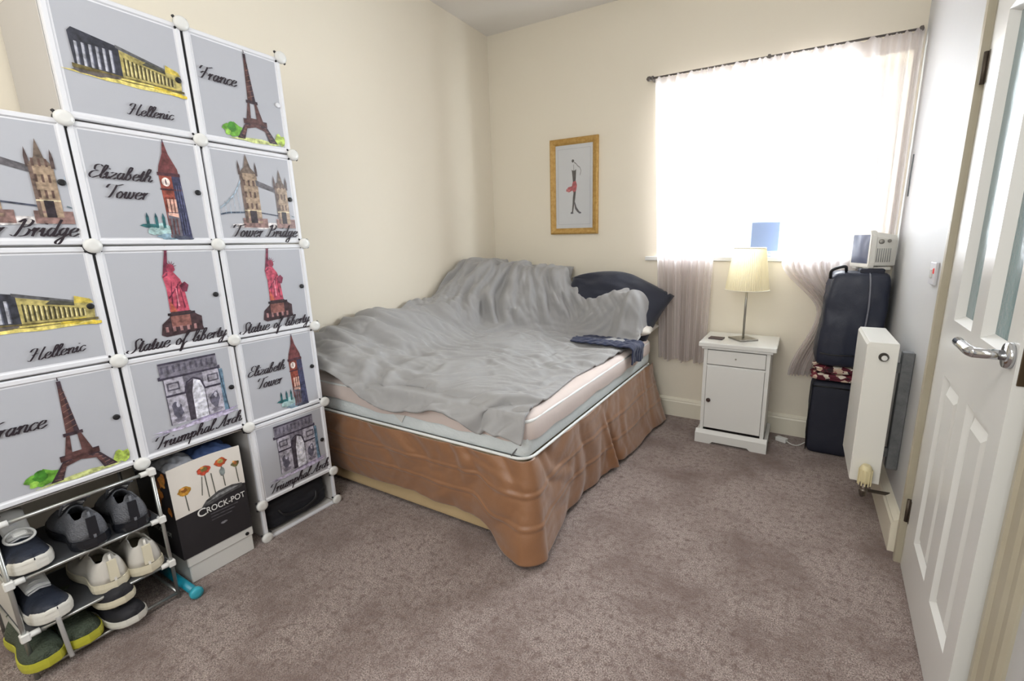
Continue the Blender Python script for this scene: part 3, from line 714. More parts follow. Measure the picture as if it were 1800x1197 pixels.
# fitted sheet pulled over the upper half of the mattress
M_sheet = mat('pale_pink_sheet', (222, 208, 202), .8, bump=(25, .08))
def sheet():
    w, h, r = .698, .808, .07; P = rrect(w, h, r, 0, 8)[:-1]; n = len(P)
    ring_ = []
    per = []
    for i in range(n):
        a, b = P[i], P[(i + 1) % n]; L_ = math.hypot(b[0] - a[0], b[1] - a[1]); k = max(1, int(L_ / .02))
        for j in range(k): per.append((a[0] + (b[0] - a[0]) * j / k, a[1] + (b[1] - a[1]) * j / k))
    V, F = [], []; rows = [(1.0, .085), (1.004, .105), (1.004, .13), (1.0, .16), (.985, .178), (.94, .184), (.6, .185), (.2, .185)]
    m = len(per)
    for s, z in rows:
        for i, (x, y) in enumerate(per):
            q = vnoise(np.array([[x * 1.0, y * 1.0, z]]), 3, 5)[0]
            zz = z + (.018 * q if z < .1 else 0) + .0035 * math.sin(i * .55 + z * 40) * (1 if z < .17 else .3)
            V.append((x * s, y * s, zz))
    for r_ in range(len(rows) - 1):
        for i in range(m): F.append((r_ * m + i, r_ * m + (i + 1) % m, (r_ + 1) * m + (i + 1) % m, (r_ + 1) * m + i))
    F.append(tuple((len(rows) - 1) * m + i for i in range(m)))
    o = raw('fitted_sheet', V, F, M_sheet); o.location = (-1.555, 2.14, .40)
    return tag(o, 'pale pinkish sheet covering the top of the mattress', 'bed sheet')
sheet()

# pillows
def pillow(name, w, h, t, m, loc, rot, label, seed, wr=.012, droop=0.0):
    n = 30; V = []; F = []
    for side in (1, -1):
        for i in range(n + 1):
            for j in range(n + 1):
                u, v = 2 * i / n - 1, 2 * j / n - 1
                e = max(0, (1 - abs(u) ** 2.6) * (1 - abs(v) ** 2.6)) ** .5
                px_ = u * w / 2 * (1 - .05 * (1 - v * v) * abs(u) ** 3 )
                py_ = v * h / 2 * (1 + .06 * (1 - u * u))
                if v > 0 and u < .1: py_ -= droop * ((.1 - u) / 1.1) ** 1.6 * v
                q = mnoise.fractal(Vector((u * 2.2 + seed, v * 2.2, side)), 1, 2, 3)
                V.append((px_, py_, side * t / 2 * e * (1 + .12 * q) + wr * q * e))
    N1 = (n + 1) ** 2
    for s in (0, 1):
        for i in range(n):
            for j in range(n):
                q = [s * N1 + i * (n + 1) + j, s * N1 + (i + 1) * (n + 1) + j, s * N1 + (i + 1) * (n + 1) + j + 1, s * N1 + i * (n + 1) + j + 1]
                F.append(tuple(q if s == 0 else q[::-1]))
    o = raw(name, V, F, m)
    bmm = bmesh.new(); bmm.from_mesh(o.data); bmesh.ops.remove_doubles(bmm, verts=bmm.verts, dist=1e-5); bmm.to_mesh(o.data); bmm.free()
    for f in o.data.polygons: f.use_smooth = True
    o.location = loc; o.rotation_euler = rot
    return tag(o, label, 'pillow', 'pillows at the bed head')
M_navy = mat('navy_cotton', (34, 38, 54), .75, sheen=.2, bump=(22, .2), crease=(4, .7, (1, 1, 1)), wave=(300, .1))
M_duv = mat('grey_cotton_duvet', (154, 153, 153), .7, sheen=.15, bump=(16, .1), wave=(350, .08), crease=(5, 1.0, (.55, 1, .8)), var=(2.5, .3, (168, 168, 169)))
R = math.radians
pillow('pillow', (.60), .28, .11, mat('white_pillow_cotton', (222, 216, 208), .8, bump=(14, .2)), (-1.12, 2.88, .655), (0, 0, R(3)), 'white pillow lying flat under the navy one, at the bed corner by curtain', 11)
pillow('pillow', .72, .44, .20, M_navy, (-1.145, 2.93, .825), (R(62), R(22), R(-2)), 'navy blue pillow leaning at the head of the bed below framed picture', 4, droop=.20)
pillow('pillow', .62, .42, .18, M_duv, (-1.80, 2.93, .86), (R(66), 0, R(4)), 'grey pillow in the bed corner behind the heaped duvet', 8)

# duvet: base form then cloth relaxation
def duvet_height(x, y):
    z = .602 + .010 * np.sin(x * 9 + y * 4)
    z = z + .20 * sstep(-1.72, -2.15, x) * (1 - .25 * sstep(1.55, 1.36, y)) * (1 + .10 * np.sin(y * 7))
    z = z + .050 * sstep(-1.2, -1.75, x) * sstep(1.25, 1.7, y)
    yf = 2.20 + .46 * sstep(-2.0, -1.35, x)                              # foot of the heap thrown over the pillows
    wd = .46 - .30 * sstep(-1.9, -1.25, x)
    top = 1.085 - .05 * sstep(-2.05, -1.7, x) - .175 * sstep(-1.62, -1.28, x) + .05 * sstep(-1.2, -1.0, x) - .03 * sstep(-.98, -.88, x)
    s = sstep(0, 1, np.clip((y - yf) / wd, 0, 1))
    return z * (1 - s) + np.maximum(top, z) * s
def duvet():
    n, m = 150, 180; X = np.zeros((n, m, 3)); yy = np.linspace(1.30, 2.93, 700)
    for i in range(n):
        a = i / (n - 1)
        xr = -.892 - .035 * np.exp(-((yy - 1.9) / .25) ** 2) + .03 * sstep(2.5, 2.7, yy) + .03 * sstep(1.45, 1.30, yy)
        xx = -2.222 + a * (xr + 2.222); zz = duvet_height(xx, yy); y2 = yy.copy()
        q = np.clip(1 - (yy - 1.30) / .10, 0, 1); zz = zz - (.065 + .02 * a + .022 * math.sin(a * 15 + 1)) * q ** .8; y2 = y2 - .012 * q
        e = max(0, (a - .965) / .035); zz = zz - .014 * e * (yy < 2.6)
        e = max(0, (a - .94) / .06); zz = zz - (zz - .66) * e * e * .95 * sstep(2.6, 2.68, yy)
        l = np.concatenate([[0], np.cumsum(np.hypot(np.diff(y2), np.diff(zz)))]); t = np.linspace(0, l[-1], m)
        X[i, :, 0] = np.interp(t, l, xx); X[i, :, 1] = np.interp(t, l, y2); X[i, :, 2] = np.interp(t, l, zz)
    x, y, z = X[..., 0], X[..., 1], X[..., 2]
    heap = sstep(.66, .80, z) * sstep(2.1, 2.35, y)          # 1 on the heap, 0 on the flat part
    rid = sstep(-1.75, -1.95, x) * (1 - heap)
    f_flat = fold_noise(x + .35 * y, y - .35 * x, 2.0, 6.5, 3.3)
    ang = np.arctan2(x + 2.15, 3.6 - z * 1.0 - y * .35)          # creases radiate from the peak
    f_heap = fold_noise(y * .6 + z, ang * 1.3 * 1.6, 1.6, 8.0, 8.1, .20)
    f_rim = fold_noise(x * .8, (y + z * 1.2), 2.5, 8, 6.2)
    edge = sstep(1.62, 1.38, y)
    f_fine = fold_noise(x * .9 + .5 * y + .3 * z, y - .6 * x + z * .5, 5.0, 15.0, 12.4, .25)
    f_heap = .65 * f_heap + .6 * fold_noise(y * .6 + z, ang * 2.08, 2.2, 17.0, 2.7, .12)
    fld = f_fine * .012 * (1 - .5 * heap) + (f_flat * (.027 + .038 * edge)) * (1 - heap) * (1 - rid) + f_heap * .080 * heap * (1 - .78 * sstep(-1.5, -1.2, x)) + f_flat * .03 * heap * sstep(-1.5, -1.2, x) + f_rim * .052 * rid
    sx = 1.03 + .13 * heap + .02 * rid; sy = 1.06 - .03 * heap + .06 * rid + .05 * edge
    fl = lambda x, y: np.where((y > 1.335) & (x < -.87), .592, .4)
    X = crumple(X, (sx, sy), 60, .06, 0, floor=fl, field=fld, bend=.25)
    X[..., 0] = np.maximum(X[..., 0], XL + .012); X[..., 1] = np.minimum(X[..., 1], 2.97)
    o = grid_mesh('duvet', X, M_duv, None, .010, 1)
    return tag(o, 'crumpled grey duvet thrown back across the bed', 'duvet')
duvet()
# navy garment trapped under the duvet, hanging at the right edge
def garment():
    n, m = 44, 40; X = np.zeros((n, m, 3))
    for i in range(n):
        for j in range(m):
            a, b = i / (n - 1), j / (m - 1)
            s = a * .52
            x = -1.24 + s; z = .625 + .01 * math.sin(b * 6)
            over = max(0, x + .875)
            if over > 0: x = -.875 + .05 * min(1, over / .05) ; z -= max(0, over - .03) * .8
            y = 2.44 + b * (.22 - .03 * a) + .10 * (1 - a) * .3
            X[i, j] = (x, y, z)
    X = crumple(X, (1.08, 1.18), 160, .02, .02, floor=lambda x, y: np.where(x < -.86, .60, .45), seed=9, nscale=12)
    o = grid_mesh('garment', X, mat('navy_jersey', (34, 42, 72), .8, sheen=.2, bump=(30, .15)), None, .008, 1)
    return tag(o, 'dark navy garment spilling from under the duvet over the mattress edge', 'clothes')
garment()

# ---------------------------------------------------------------- framed picture
fr = thing('picture_frame', 'tall gilt framed picture of a dancing woman hanging above the bed', 'picture', (-1.518, YB, 1.625))
w2, h2, fw_ = .193, .335, .043
bm = B()
def fprof(bm, a, b, nrm):  # mitred side from corner a to corner b, inner direction nrm
    prof = [(0, 0), (0, .018), (.010, .024), (.030, .018), (fw_, .010), (fw_, 0)]
    a = Vector((a[0], 0, a[1])); b = Vector((b[0], 0, b[1])); d = (b - a).normalized(); nn = Vector((nrm[0], 0, nrm[1]))
    A = [bm.verts.new(a + nn * u + d * u + Vector((0, -v, 0))) for u, v in prof]; Bv = [bm.verts.new(b + nn * u - d * u + Vector((0, -v, 0))) for u, v in prof]
    for i in range(len(prof)): 
        k = (i + 1) % len(prof); bm.faces.new((A[i], A[k], Bv[k], Bv[i]))
fprof(bm, (-w2, -h2), (w2, -h2), (0, 1)); fprof(bm, (w2, -h2), (w2, h2), (-1, 0)); fprof(bm, (w2, h2), (-w2, h2), (0, -1)); fprof(bm, (-w2, h2), (-w2, -h2), (1, 0))
bmesh.ops.recalc_face_normals(bm, faces=bm.faces[:])
obj('frame', bm, mat('gilt_frame', (178, 136, 66), .45, .25, bump=(70, .5), var=(45, .8, (206, 170, 104))), fr)
bm = B(); box(bm, -w2 + .04, w2 - .04, -.006, -.003, -h2 + .04, h2 - .04); obj('mount', bm, mat('pale_mount_card', (214, 216, 220), .7), fr)
bm = B(); ww, hh = w2 - .062, h2 - .070
for x0, x1, z0, z1 in ((-ww, ww, -hh, -hh + .002), (-ww, ww, hh - .002, hh), (-ww, -ww + .002, -hh, hh), (ww - .002, ww, -hh, hh)): box(bm, x0, x1, -.007, -.006, z0, z1)
obj('mount_line', bm, mat('mount_line_grey', (178, 180, 186), .7), fr)
p = Print(); k_ = (44, 36, 44)
p.blob(.47, .80, .035, .017, k_, 12, .1); p.path([(.50, .785), (.56, .765), (.60, .74), (.66, .72), (.69, .68), (.66, .63)], .012, (120, 116, 122))
p.poly([(.44, .70), (.47, .69), (.53, .69), (.56, .705), (.55, .62), (.54, .56), (.47, .56), (.46, .62)], k_); p.line((.49, .76), (.495, .69), .014, (150, 146, 150))
p.poly([(.47, .56), (.55, .57), (.58, .52), (.56, .46), (.50, .42), (.46, .46), (.36, .44), (.28, .46), (.34, .50), (.44, .51)], (186, 44, 62)); p.blob(.33, .465, .05, .02, (214, 90, 100))
p.poly([(.49, .44), (.55, .45), (.53, .36), (.50, .28), (.47, .20), (.44, .20), (.46, .30), (.47, .38)], k_)
p.poly([(.50, .33), (.53, .32), (.57, .26), (.66, .20), (.69, .19), (.60, .20), (.53, .24)], (70, 66, 84)); p.blob(.44, .195, .04, .012, (60, 64, 90)); p.blob(.66, .195, .04, .010, (60, 64, 90))
p.build('printed_figure', lambda u, v, d: Vector((-.15 + u * .3, -.0068 - d, -.30 + v * .6)), fr)
bm = B(); box(bm, -w2 + .042, w2 - .042, -.0105, -.0095, -h2 + .042, h2 - .042); obj('glass', bm, M_pane, fr)

# ---------------------------------------------------------------- curtains
M_sheer = bpy.data.materials.new('sheer_curtain'); M_sheer.use_nodes = True
_n = M_sheer.node_tree; N_ = _n.nodes; N_.clear(); o_ = N_.new('ShaderNodeOutputMaterial')
df = N_.new('ShaderNodeBsdfDiffuse'); df.inputs[0].default_value = lin((224, 216, 216)); tl = N_.new('ShaderNodeBsdfTranslucent'); tl.inputs[0].default_value = lin((232, 226, 226)); tp = N_.new('ShaderNodeBsdfTransparent')
m1 = N_.new('ShaderNodeMixShader'); m1.inputs[0].default_value = .5; m2 = N_.new('ShaderNodeMixShader'); m2.inputs[0].default_value = .28
_n.links.new(df.outputs[0], m1.inputs[1]); _n.links.new(tl.outputs[0], m1.inputs[2]); _n.links.new(m1.outputs[0], m2.inputs[1]); _n.links.new(tp.outputs[0], m2.inputs[2]); _n.links.new(m2.outputs[0], o_.inputs[0])
def curtain(label, left, right, zb, folds, seed, y0=3.035):
    """left(v), right(v): x of the two edges at v (0 top .. 1 hem)"""
    n, m = 220, 60; X = np.zeros((n, m, 3)); r = random.Random(seed)
    ph = [r.uniform(0, 6.28) for _ in range(6)]
    for i in range(n):
        u = i / (n - 1); uu = u + .03 * math.sin(u * 9 + ph[0]) + .02 * math.sin(u * 17 + ph[1])
        for j in range(m):
            v = j / (m - 1); x0, x1 = left(v), right(v)
            x = x0 + u * (x1 - x0); dens = min(1.0, 1.0 / max(.3, (x1 - x0)) * .42)
            a = (.018 + .012 * math.sin(uu * 23 + ph[2])) * (.6 + .6 * dens)
            if v < .04: a *= .7
            y = y0 + a * math.sin(uu * folds * 2 * math.pi + .25 * math.sin(v * 5 + ph[3])) - .01 * math.sin(v * 3.1)
            z = 2.235 + (zb(u) - 2.235) * v + (.006 * math.sin(uu * folds * 4 * math.pi) if v < .01 else 0)
            X[i, j] = (min(x, .428), min(y, 3.064), z)
    o = grid_mesh('curtain', X, M_sheer)
    return tag(o, label, 'curtain', 'thin curtains at the window')
smo = lambda a, b, t: a + (b - a) * (3 * t * t - 2 * t ** 3)
curtain('thin pale curtain hanging on the bed side of the window', lambda v: -.925 + .085 * v, lambda v: smo(-.30, -.50, min(1, v / .6)) - .04 * max(0, v - .6), lambda u: .425 + .01 * math.sin(u * 20), 11, 3)
curtain('thin pale curtain hanging in the corner behind the stacked navy bags', lambda v: smo(-.30, -.11, min(1, v / .55)) if v < .62 else (smo(-.11, .10, min(1, (v - .62) / .16)) if v < .78 else smo(.10, -.02, (v - .78) / .22)),
        lambda v: .425 - (.0 if v < .6 else .15 * (v - .6) / .4), lambda u: .41 + .03 * u, 13, 5)
cr = thing('curtain_rail', 'slim grey curtain rail along the top of the window', 'curtain rail', (-.25, 3.04, 2.24))
bm = B(); tube(bm, [(-.70, 0, 0), (.67, 0, 0)], .0055, 10); obj('rod', bm, mat('grey_rail_metal', (110, 104, 100), .5, .4), cr)
for x in (-.69, .66, -.02):
    bm = B(); box(bm, x - .008, x + .008, -.008, .048, -.012, .012, .003, 1); obj('rail_bracket', bm, mat('grey_rail_metal'), cr)
for x in (-.70,):
    bm = B(); lathe(bm, [(.004, -.03), (.014, -.02), (.014, -.005), (.008, 0)], (x, 0, 0), 'x', 12); obj('finial', bm, mat('grey_rail_metal'), cr)

# ---------------------------------------------------------------- bedside cabinet
bs = thing('bedside_cabinet', 'white painted bedside cabinet with one drawer and one door', 'bedside cabinet', (-.292, 2.905, 0), 0)
w, d0, d1 = .182, -.170, .155
bm = B(); box(bm, -w, -w + .02, d0, d1, .05, .61); box(bm, w - .02, w, d0, d1, .05, .61); box(bm, -w + .02, w - .02, d0 + .02, d1, .09, .11); box(bm, -w + .02, w - .02, d0 + .002, d1, .49, .50)
box(bm, -w + .02, w - .02, d1 - .01, d1, .05, .61)
obj('carcass', bm, M_white, bs)
bm = B(); box(bm, -.212, .212, -.195, .165, .612, .640, .007, 3); box(bm, -.196, .196, -.183, .16, .598, .612, .005, 2); obj('top', bm, M_white, bs)
bm = B()
prism(bm, [(-.205, 0), (-.115, 0), (-.10, .014), (.10, .014), (.115, 0), (.205, 0), (.205, .062), (-.205, .062)], lambda u, v, d: Vector((u, d, v)), -.192, -.172)
for s in (-1, 1): box(bm, s * .205 if s < 0 else .185, -.185 if s < 0 else .205, -.172, .16, 0, .062)
prism(bm, [(-.192, 0), (-.172, .0), (-.172, .022), (-.178, .018)], lambda u, v, d: Vector((d, u, v + .062)), -.203, .203)
obj('plinth', bm, M_white, bs)
bm = B(); box(bm, -w + .022, w - .022, d0 - .004, d0 + .014, .505, .592, .002, 1); dr_ = obj('drawer', bm, M_white, bs)
bm = B(); lathe(bm, [(.003, 0), (.005, -.004), (.004, -.006)], (0, d0 - .004, .55), 'y', 10); obj('knob', bm, M_steel, dr_)
bm = B(); box(bm, -w + .022, w - .022, d0 - .004, d0 + .014, .098, .492, .002, 1); dr_ = obj('door', bm, M_white, bs)
bm = B(); lathe(bm, [(.006, 0), (.007, -.006), (.012, -.012), (.013, -.018), (.008, -.023)], (-.138, d0 - .004, .282), 'y', 16); obj('knob', bm, mat('dark_wood_knob', (60, 44, 40), .4), dr_)

lp = thing('table_lamp', 'table lamp with pleated cream shade on the white bedside cabinet', 'lamp', (-.277, 2.89, .64))
bm = B(); box(bm, -.062, .062, -.062, .062, 0, .010, .002, 1, rot=Matrix.Rotation(R(40), 3, 'Z')); obj('base', bm, M_steel, lp)
bm = B(); tube(bm, [(0, 0, .01), (0, 0, .40)], .0065, 12); obj('pole', bm, M_steel, lp)
bm = B(); lathe(bm, [(.014, .40), (.016, .42), (.016, .45), (.012, .455)], n=14); obj('bulb_holder', bm, M_white, lp)
bm = B(); NS = 120; rings = []
for h, r0 in ((.302, .121), (.306, .1195), (.40, .1065), (.545, .086), (.549, .085)):
    rings.append([bm.verts.new(((r0 + (.0028 if k % 2 else -.0008) * (0 if h in (.302, .549) else 1)) * math.cos(2 * math.pi * k / NS), (r0 + (.0028 if k % 2 else -.0008) * (0 if h in (.302, .549) else 1)) * math.sin(2 * math.pi * k / NS), h)) for k in range(NS)])
for i in range(4):
    for k in range(NS): bm.faces.new((rings[i][k], rings[i][(k + 1) % NS], rings[i + 1][(k + 1) % NS], rings[i + 1][k]))
M_shade = bpy.data.materials.new('pleated_shade'); M_shade.use_nodes = True
_n = M_shade.node_tree; N_ = _n.nodes; N_.clear(); o_ = N_.new('ShaderNodeOutputMaterial'); df = N_.new('ShaderNodeBsdfDiffuse'); df.inputs[0].default_value = lin((240, 232, 206)); tl = N_.new('ShaderNodeBsdfTranslucent'); tl.inputs[0].default_value = lin((246, 236, 206)); m1 = N_.new('ShaderNodeMixShader'); m1.inputs[0].default_value = .4
_n.links.new(df.outputs[0], m1.inputs[1]); _n.links.new(tl.outputs[0], m1.inputs[2]); _n.links.new(m1.outputs[0], o_.inputs[0])
obj('lamp_shade', bm, M_shade, lp)
for h, r0 in ((.304, .122), (.547, .087)):
    bm = B(); tube(bm, [(r0 * math.cos(2 * math.pi * k / 48), r0 * math.sin(2 * math.pi * k / 48), h) for k in range(49)], .0028, 6, cap=False); obj('shade_ring', bm, mat('cream_trim', (244, 238, 220), .7), lp)
bm = B()
for a in (0, 2.1, 4.2): tube(bm, [(0, 0, .45), (.085 * math.cos(a), .085 * math.sin(a), .545)], .0015, 5)
obj('shade_spider', bm, mat('cream_trim'), lp)
bm = B(); box(bm, -.042, .042, -.036, .036, 0, .006, .002, 2); co = obj('coaster', bm, mat('dark_brown_leather', (72, 56, 58), .5)); co.location = (-.425, 2.85, .6405); co.rotation_euler = (0, 0, R(-4))
tag(co, 'small dark brown coaster on the bedside cabinet left of the lamp', 'coaster')

# frosted blue block on the sill
bl = thing('photo_frame', 'blue tinted square standing frame on the window sill behind the lamp', 'photo frame', (-.222, 3.155, WZ0), R(4))
bm = B(); box(bm, -.092, .092, -.012, .006, .02, .222, .012, 3); obj('frame_body', bm, mat('pale_blue_plastic', (196, 206, 226), .3, trans=.2), bl)
bm = B(); box(bm, -.078, .078, -.0145, -.012, .034, .208, .001, 1); obj('picture_face', bm, mat('blue_glass_face', (128, 148, 184), .25), bl)
bm = B(); box(bm, -.05, .05, -.025, .035, 0, .022, .004, 1); obj('foot', bm, mat('pale_blue_plastic'), bl)

# ---------------------------------------------------------------- plug and cable by the skirting
pg = thing('phone_charger', 'white phone charger plug and cable lying on carpet beside the bedside cabinet', 'charger', (-.012, 2.945, 0), R(-25))
bm = B(); box(bm, -.035, .03, -.018, .018, .002, .03, .006, 2); obj('plug_body', bm, M_white, pg)
bm = B()
for y in (-.008, .008): box(bm, -.052, -.034, y - .003, y + .003, .012, .018)
obj('plug_pin', bm, M_steel, pg)
bm = B(); tube(bm, crom([(.03, 0, .014), (.06, .0, .006), (.09, .02, .005), (.12, .065, .03), (.15, .105, .05), (.18, .13, .03)], 6), .0028, 8); obj('cable', bm, M_white, pg)

# ---------------------------------------------------------------- radiator
rd = thing('radiator', 'white panel radiator fixed to the right wall beside the door', 'radiator', (.32, 2.19, .205))
M_rad = mat('radiator_enamel', (240, 239, 232), .3)
x0, x1, L_, H_ = -.054, .054, .37, .612
bm = B(); prism(bm, [(x0, .0), (x0 + .014, 0), (x0 + .014, H_ - .0), (x0 + .006, H_), (x0, H_ - .01)], lambda u, v, d: Vector((u, d, v)), .004, L_); obj('front_panel', bm, M_rad, rd)
bm = B(); box(bm, x1 - .014, x1, .004, L_, 0, H_); obj('back_panel', bm, M_rad, rd)
for e0 in (0, L_):
    bm = B(); box(bm, x0 + .002, x1, e0, e0 + .004, -.004, H_ - .004, .0015, 1); obj('end_cover', bm, M_rad, rd)
bm = B(); box(bm, x0 + .006, x1 - .001, .0, L_ + .002, H_ - .006, H_ + .004, .003, 2); obj('top_grille', bm, M_rad, rd)
bm = B()
for k in range(9): box(bm, x0 + .016, x1 - .016, .02 + k * .038, .03 + k * .038, .02, H_ - .02)
obj('convector_fin', bm, mat('radiator_enamel'), rd)
bm = B(); lathe(bm, [(.018, 0), (.018, -.006), (.013, -.014), (.009, -.02)], (.006, 0, H_ - .055), 'y', 20); ob = obj('bleed_plug', bm, mat('dark_plug_metal', (70, 66, 62), .35, .7), rd)
bm = B(); lathe(bm, [(.011, -.019), (.010, -.024)], (.006, 0, H_ - .055), 'y', 12); obj('plug_cap', bm, M_white, ob)
vp = bpy.data.objects.new('valve', None); COL.objects.link(vp); vp.parent = rd
bm = B(); lathe(bm, [(.021, -.03), (.024, -.02), (.024, .032), (.018, .045), (.013, .05)], (-.002, -.03, .04), 'z', 12); 
for k in range(12): box(bm, -.002 + .024 * math.cos(k * .5236) - .002, -.002 + .024 * math.cos(k * .5236) + .002, -.03 + .024 * math.sin(k * .5236) - .002, -.03 + .024 * math.sin(k * .5236) + .002, .0, .07)
obj('valve_head', bm, mat('aged_ivory_plastic', (226, 214, 172), .4), vp)
bm = B(); tube(bm, [(-.002, -.03, .01), (-.002, -.03, -.05)], .013, 12); tube(bm, [(-.002, -.03, -.02), (-.002, .004, -.02)], .009, 10); lathe(bm, [(.016, -.034), (.016, -.02)], (-.002, -.03, 0), 'z', 6)
tube(bm, [(-.002, -.03, -.045), (-.002, -.015, -.062), (-.002, .03, -.066), (-.002, .05, -.066), (.115, .06, -.066)], .0075, 10)
obj('valve_body', bm, mat('worn_valve_metal', (120, 112, 104), .4, .8), vp)
bm = B(); box(bm, .078, .119, .06, .10, .05, .57, .002, 1); box(bm, .056, .08, .07, .09, .10, .14); box(bm, .056, .08, .07, .09, .48, .52)
for z in (.10, .18, .30, .42, .52): lathe(bm, [(.007, -.002), (.007, 0)], (.098, .06, z), 'y', 8)
obj('wall_bracket', bm, M_grey, rd)

# fused switch on the wall
sw = thing('wall_switch', 'small white wall switch with a red neon light, above the radiator', 'switch', (XR, 2.16, 1.105))
bm = B(); box(bm, -.010, 0, -.042, .042, -.042, .042, .003, 2); obj('faceplate', bm, mat('switch_plastic', (206, 206, 210), .35), sw)
bm = B(); box(bm, -.015, -.009, -.002, .018, -.018, .016, .002, 1); obj('rocker', bm, M_white, sw)
bm = B(); box(bm, -.012, -.009, -.026, -.012, .000, .020, .001, 1); obj('neon', bm, mat('red_neon', (214, 40, 40), .3, emis=((220, 30, 30), .3)), sw)
bm = B(); tube(bm, [(XR - .004, 2.93, 1.44), (XR - .005, 2.93, 1.55), (XR - .004, 2.93, 1.64)], .003, 6); tag(obj('cord', bm, mat('grey_cord')), 'short thin dark cord on the right wall beside the window', 'cord')

# ---------------------------------------------------------------- stacked bags in the corner
def soft_box(name, x0, x1, y0, y1, z0, z1, m, parent, seed, amp=.012, e=5.0, shear=(0, 0), taper=0.0, n=20, squash=0.0):
    V = []; idx = {}; bm = bmesh.new()
    bmesh.ops.create_cube(bm, size=2.0); bmesh.ops.subdivide_edges(bm, edges=bm.edges[:], cuts=n, use_grid_fill=True)
    for v in bm.verts:
        p = v.co.copy(); l = (abs(p.x) ** e + abs(p.y) ** e + abs(p.z) ** e) ** (1 / e); p /= l
        q = mnoise.fractal(Vector((p.x * 1.6 + seed, p.y * 1.6, p.z * 2.2)), 1, 2, 4) + .6 * abs(mnoise.noise(Vector((p.x * 3 + seed, p.y * 3, p.z * 3))))
        s = 1 + amp * 4 * q
        f = (p.z + 1) / 2
        tx = 1 - taper * f
        v.co = Vector(((x0 + x1) / 2 + p.x * s * tx * (x1 - x0) / 2 + shear[0] * f, (y0 + y1) / 2 + p.y * s * (y1 - y0) / 2 + shear[1] * f, (z0 + z1) / 2 + p.z * (1 + amp * q * (1 if p.z > 0 else 0)) * (z1 - z0) / 2))
    return obj(name, bm, m, parent, True)
M_bag = mat('navy_nylon', (38, 43, 60), .42, spec=.5, bump=(12, .3), crease=(5, .9, (1, 1, .7)), wave=(260, .12))
M_bag2 = mat('navy_canvas', (32, 35, 50), .65, bump=(14, .25), crease=(5, .8, (1, 1, .7)), wave=(260, .15))
lb = thing('storage_bag', 'dark navy fabric storage bag standing on the carpet, lowest of the corner stack', 'bag', (.225, 2.96, 0))
soft_box('bag_body', -.115, .115, -.10, .085, .0, .44, M_bag2, lb, 3, .008, 9)
bm = B(); tube(bm, [(-.114, -.098, .41), (-.02, -.103, .415), (.10, -.100, .41)], .004, 6); obj('top_seam', bm, M_black, lb)
bm = B(); tube(bm, [(-.112, -.100, .02), (-.116, -.102, .2), (-.112, -.100, .42)], .0035, 6); obj('side_seam', bm, M_black, lb)
M_flor = mat('floral_cloth', (92, 26, 44), .8, bump=(30, .3))
def floral():
    m = bpy.data.materials.new('burgundy_floral'); m.use_nodes = True; nt = m.node_tree; N = nt.nodes; L = nt.links; p = N['Principled BSDF']; p.inputs['Roughness'].default_value = .75
    tc = N.new('ShaderNodeTexCoord'); v = N.new('ShaderNodeTexVoronoi'); v.inputs['Scale'].default_value = 42; L.new(tc.outputs['Object'], v.inputs['Vector'])
    r = N.new('ShaderNodeValToRGB'); r.color_ramp.interpolation = 'CONSTANT'
    for i, (pos, c) in enumerate(((0, (92, 24, 42)), (.35, (48, 26, 34)), (.5, (206, 180, 160)), (.66, (126, 44, 60)), (.80, (230, 218, 204)))):
        e = r.color_ramp.elements[i] if i < 2 else r.color_ramp.elements.new(pos)
        e.position = pos; e.color = lin(c)
    sx = N.new('ShaderNodeSeparateColor'); L.new(v.outputs['Color'], sx.inputs[0]); L.new(sx.outputs[0], r.inputs['Fac']); L.new(r.outputs['Color'], p.inputs['Base Color']); return m
fb = thing('folded_blanket', 'burgundy floral patterned folded cloth between the two navy bags', 'blanket', (.225, 2.95, .445))
M_fl = floral()
soft_box('folded_layer', -.118, .112, -.10, .09, .0, .045, M_fl, fb, 21, .03, 4, n=14); soft_box('folded_layer', -.112, .116, -.095, .09, .045, .088, M_fl, fb, 27, .03, 4, n=14)
ub = thing('suit_bag', 'tall navy nylon bag stacked on the floral cloth beside window', 'bag', (.24, 2.95, .535))
soft_box('bag_body', -.14, .172, -.115, .10, .0, .525, M_bag, ub, 6, .014, 8, shear=(.022, .0), taper=.12)
bm = B(); tube(bm, crom([(.075, -.125, .05), (.08, -.13, .2), (.085, -.13, .36), (.078, -.11, .50), (.07, -.05, .53)], 6), .0045, 6); obj('zip', bm, mat('grey_zip', (128, 130, 140), .5, .3), ub)
bm = B(); tube(bm, crom([(-.11, -.124, .08), (-.04, -.130, .075), (.05, -.13, .08)], 6), .004, 6); obj('seam_piping', bm, M_black, ub)
bm = B(); box(bm, .03, .14, -.09, .02, .515, .545, .01, 3); obj('top_flap', bm, M_bag2, ub)
bm = B(); tube(bm, crom([(-.10, -.08, .49), (-.095, -.10, .535), (-.04, -.105, .555), (-.03, -.08, .53)], 6), .008, 8); obj('carry_handle', bm, M_black, ub)
# small white appliance on top
hz = 1.083
ht = thing('tabletop_appliance', 'small white boxy appliance with dark front on top of the navy bags', 'appliance', (.335, 2.965, hz), R(-66))
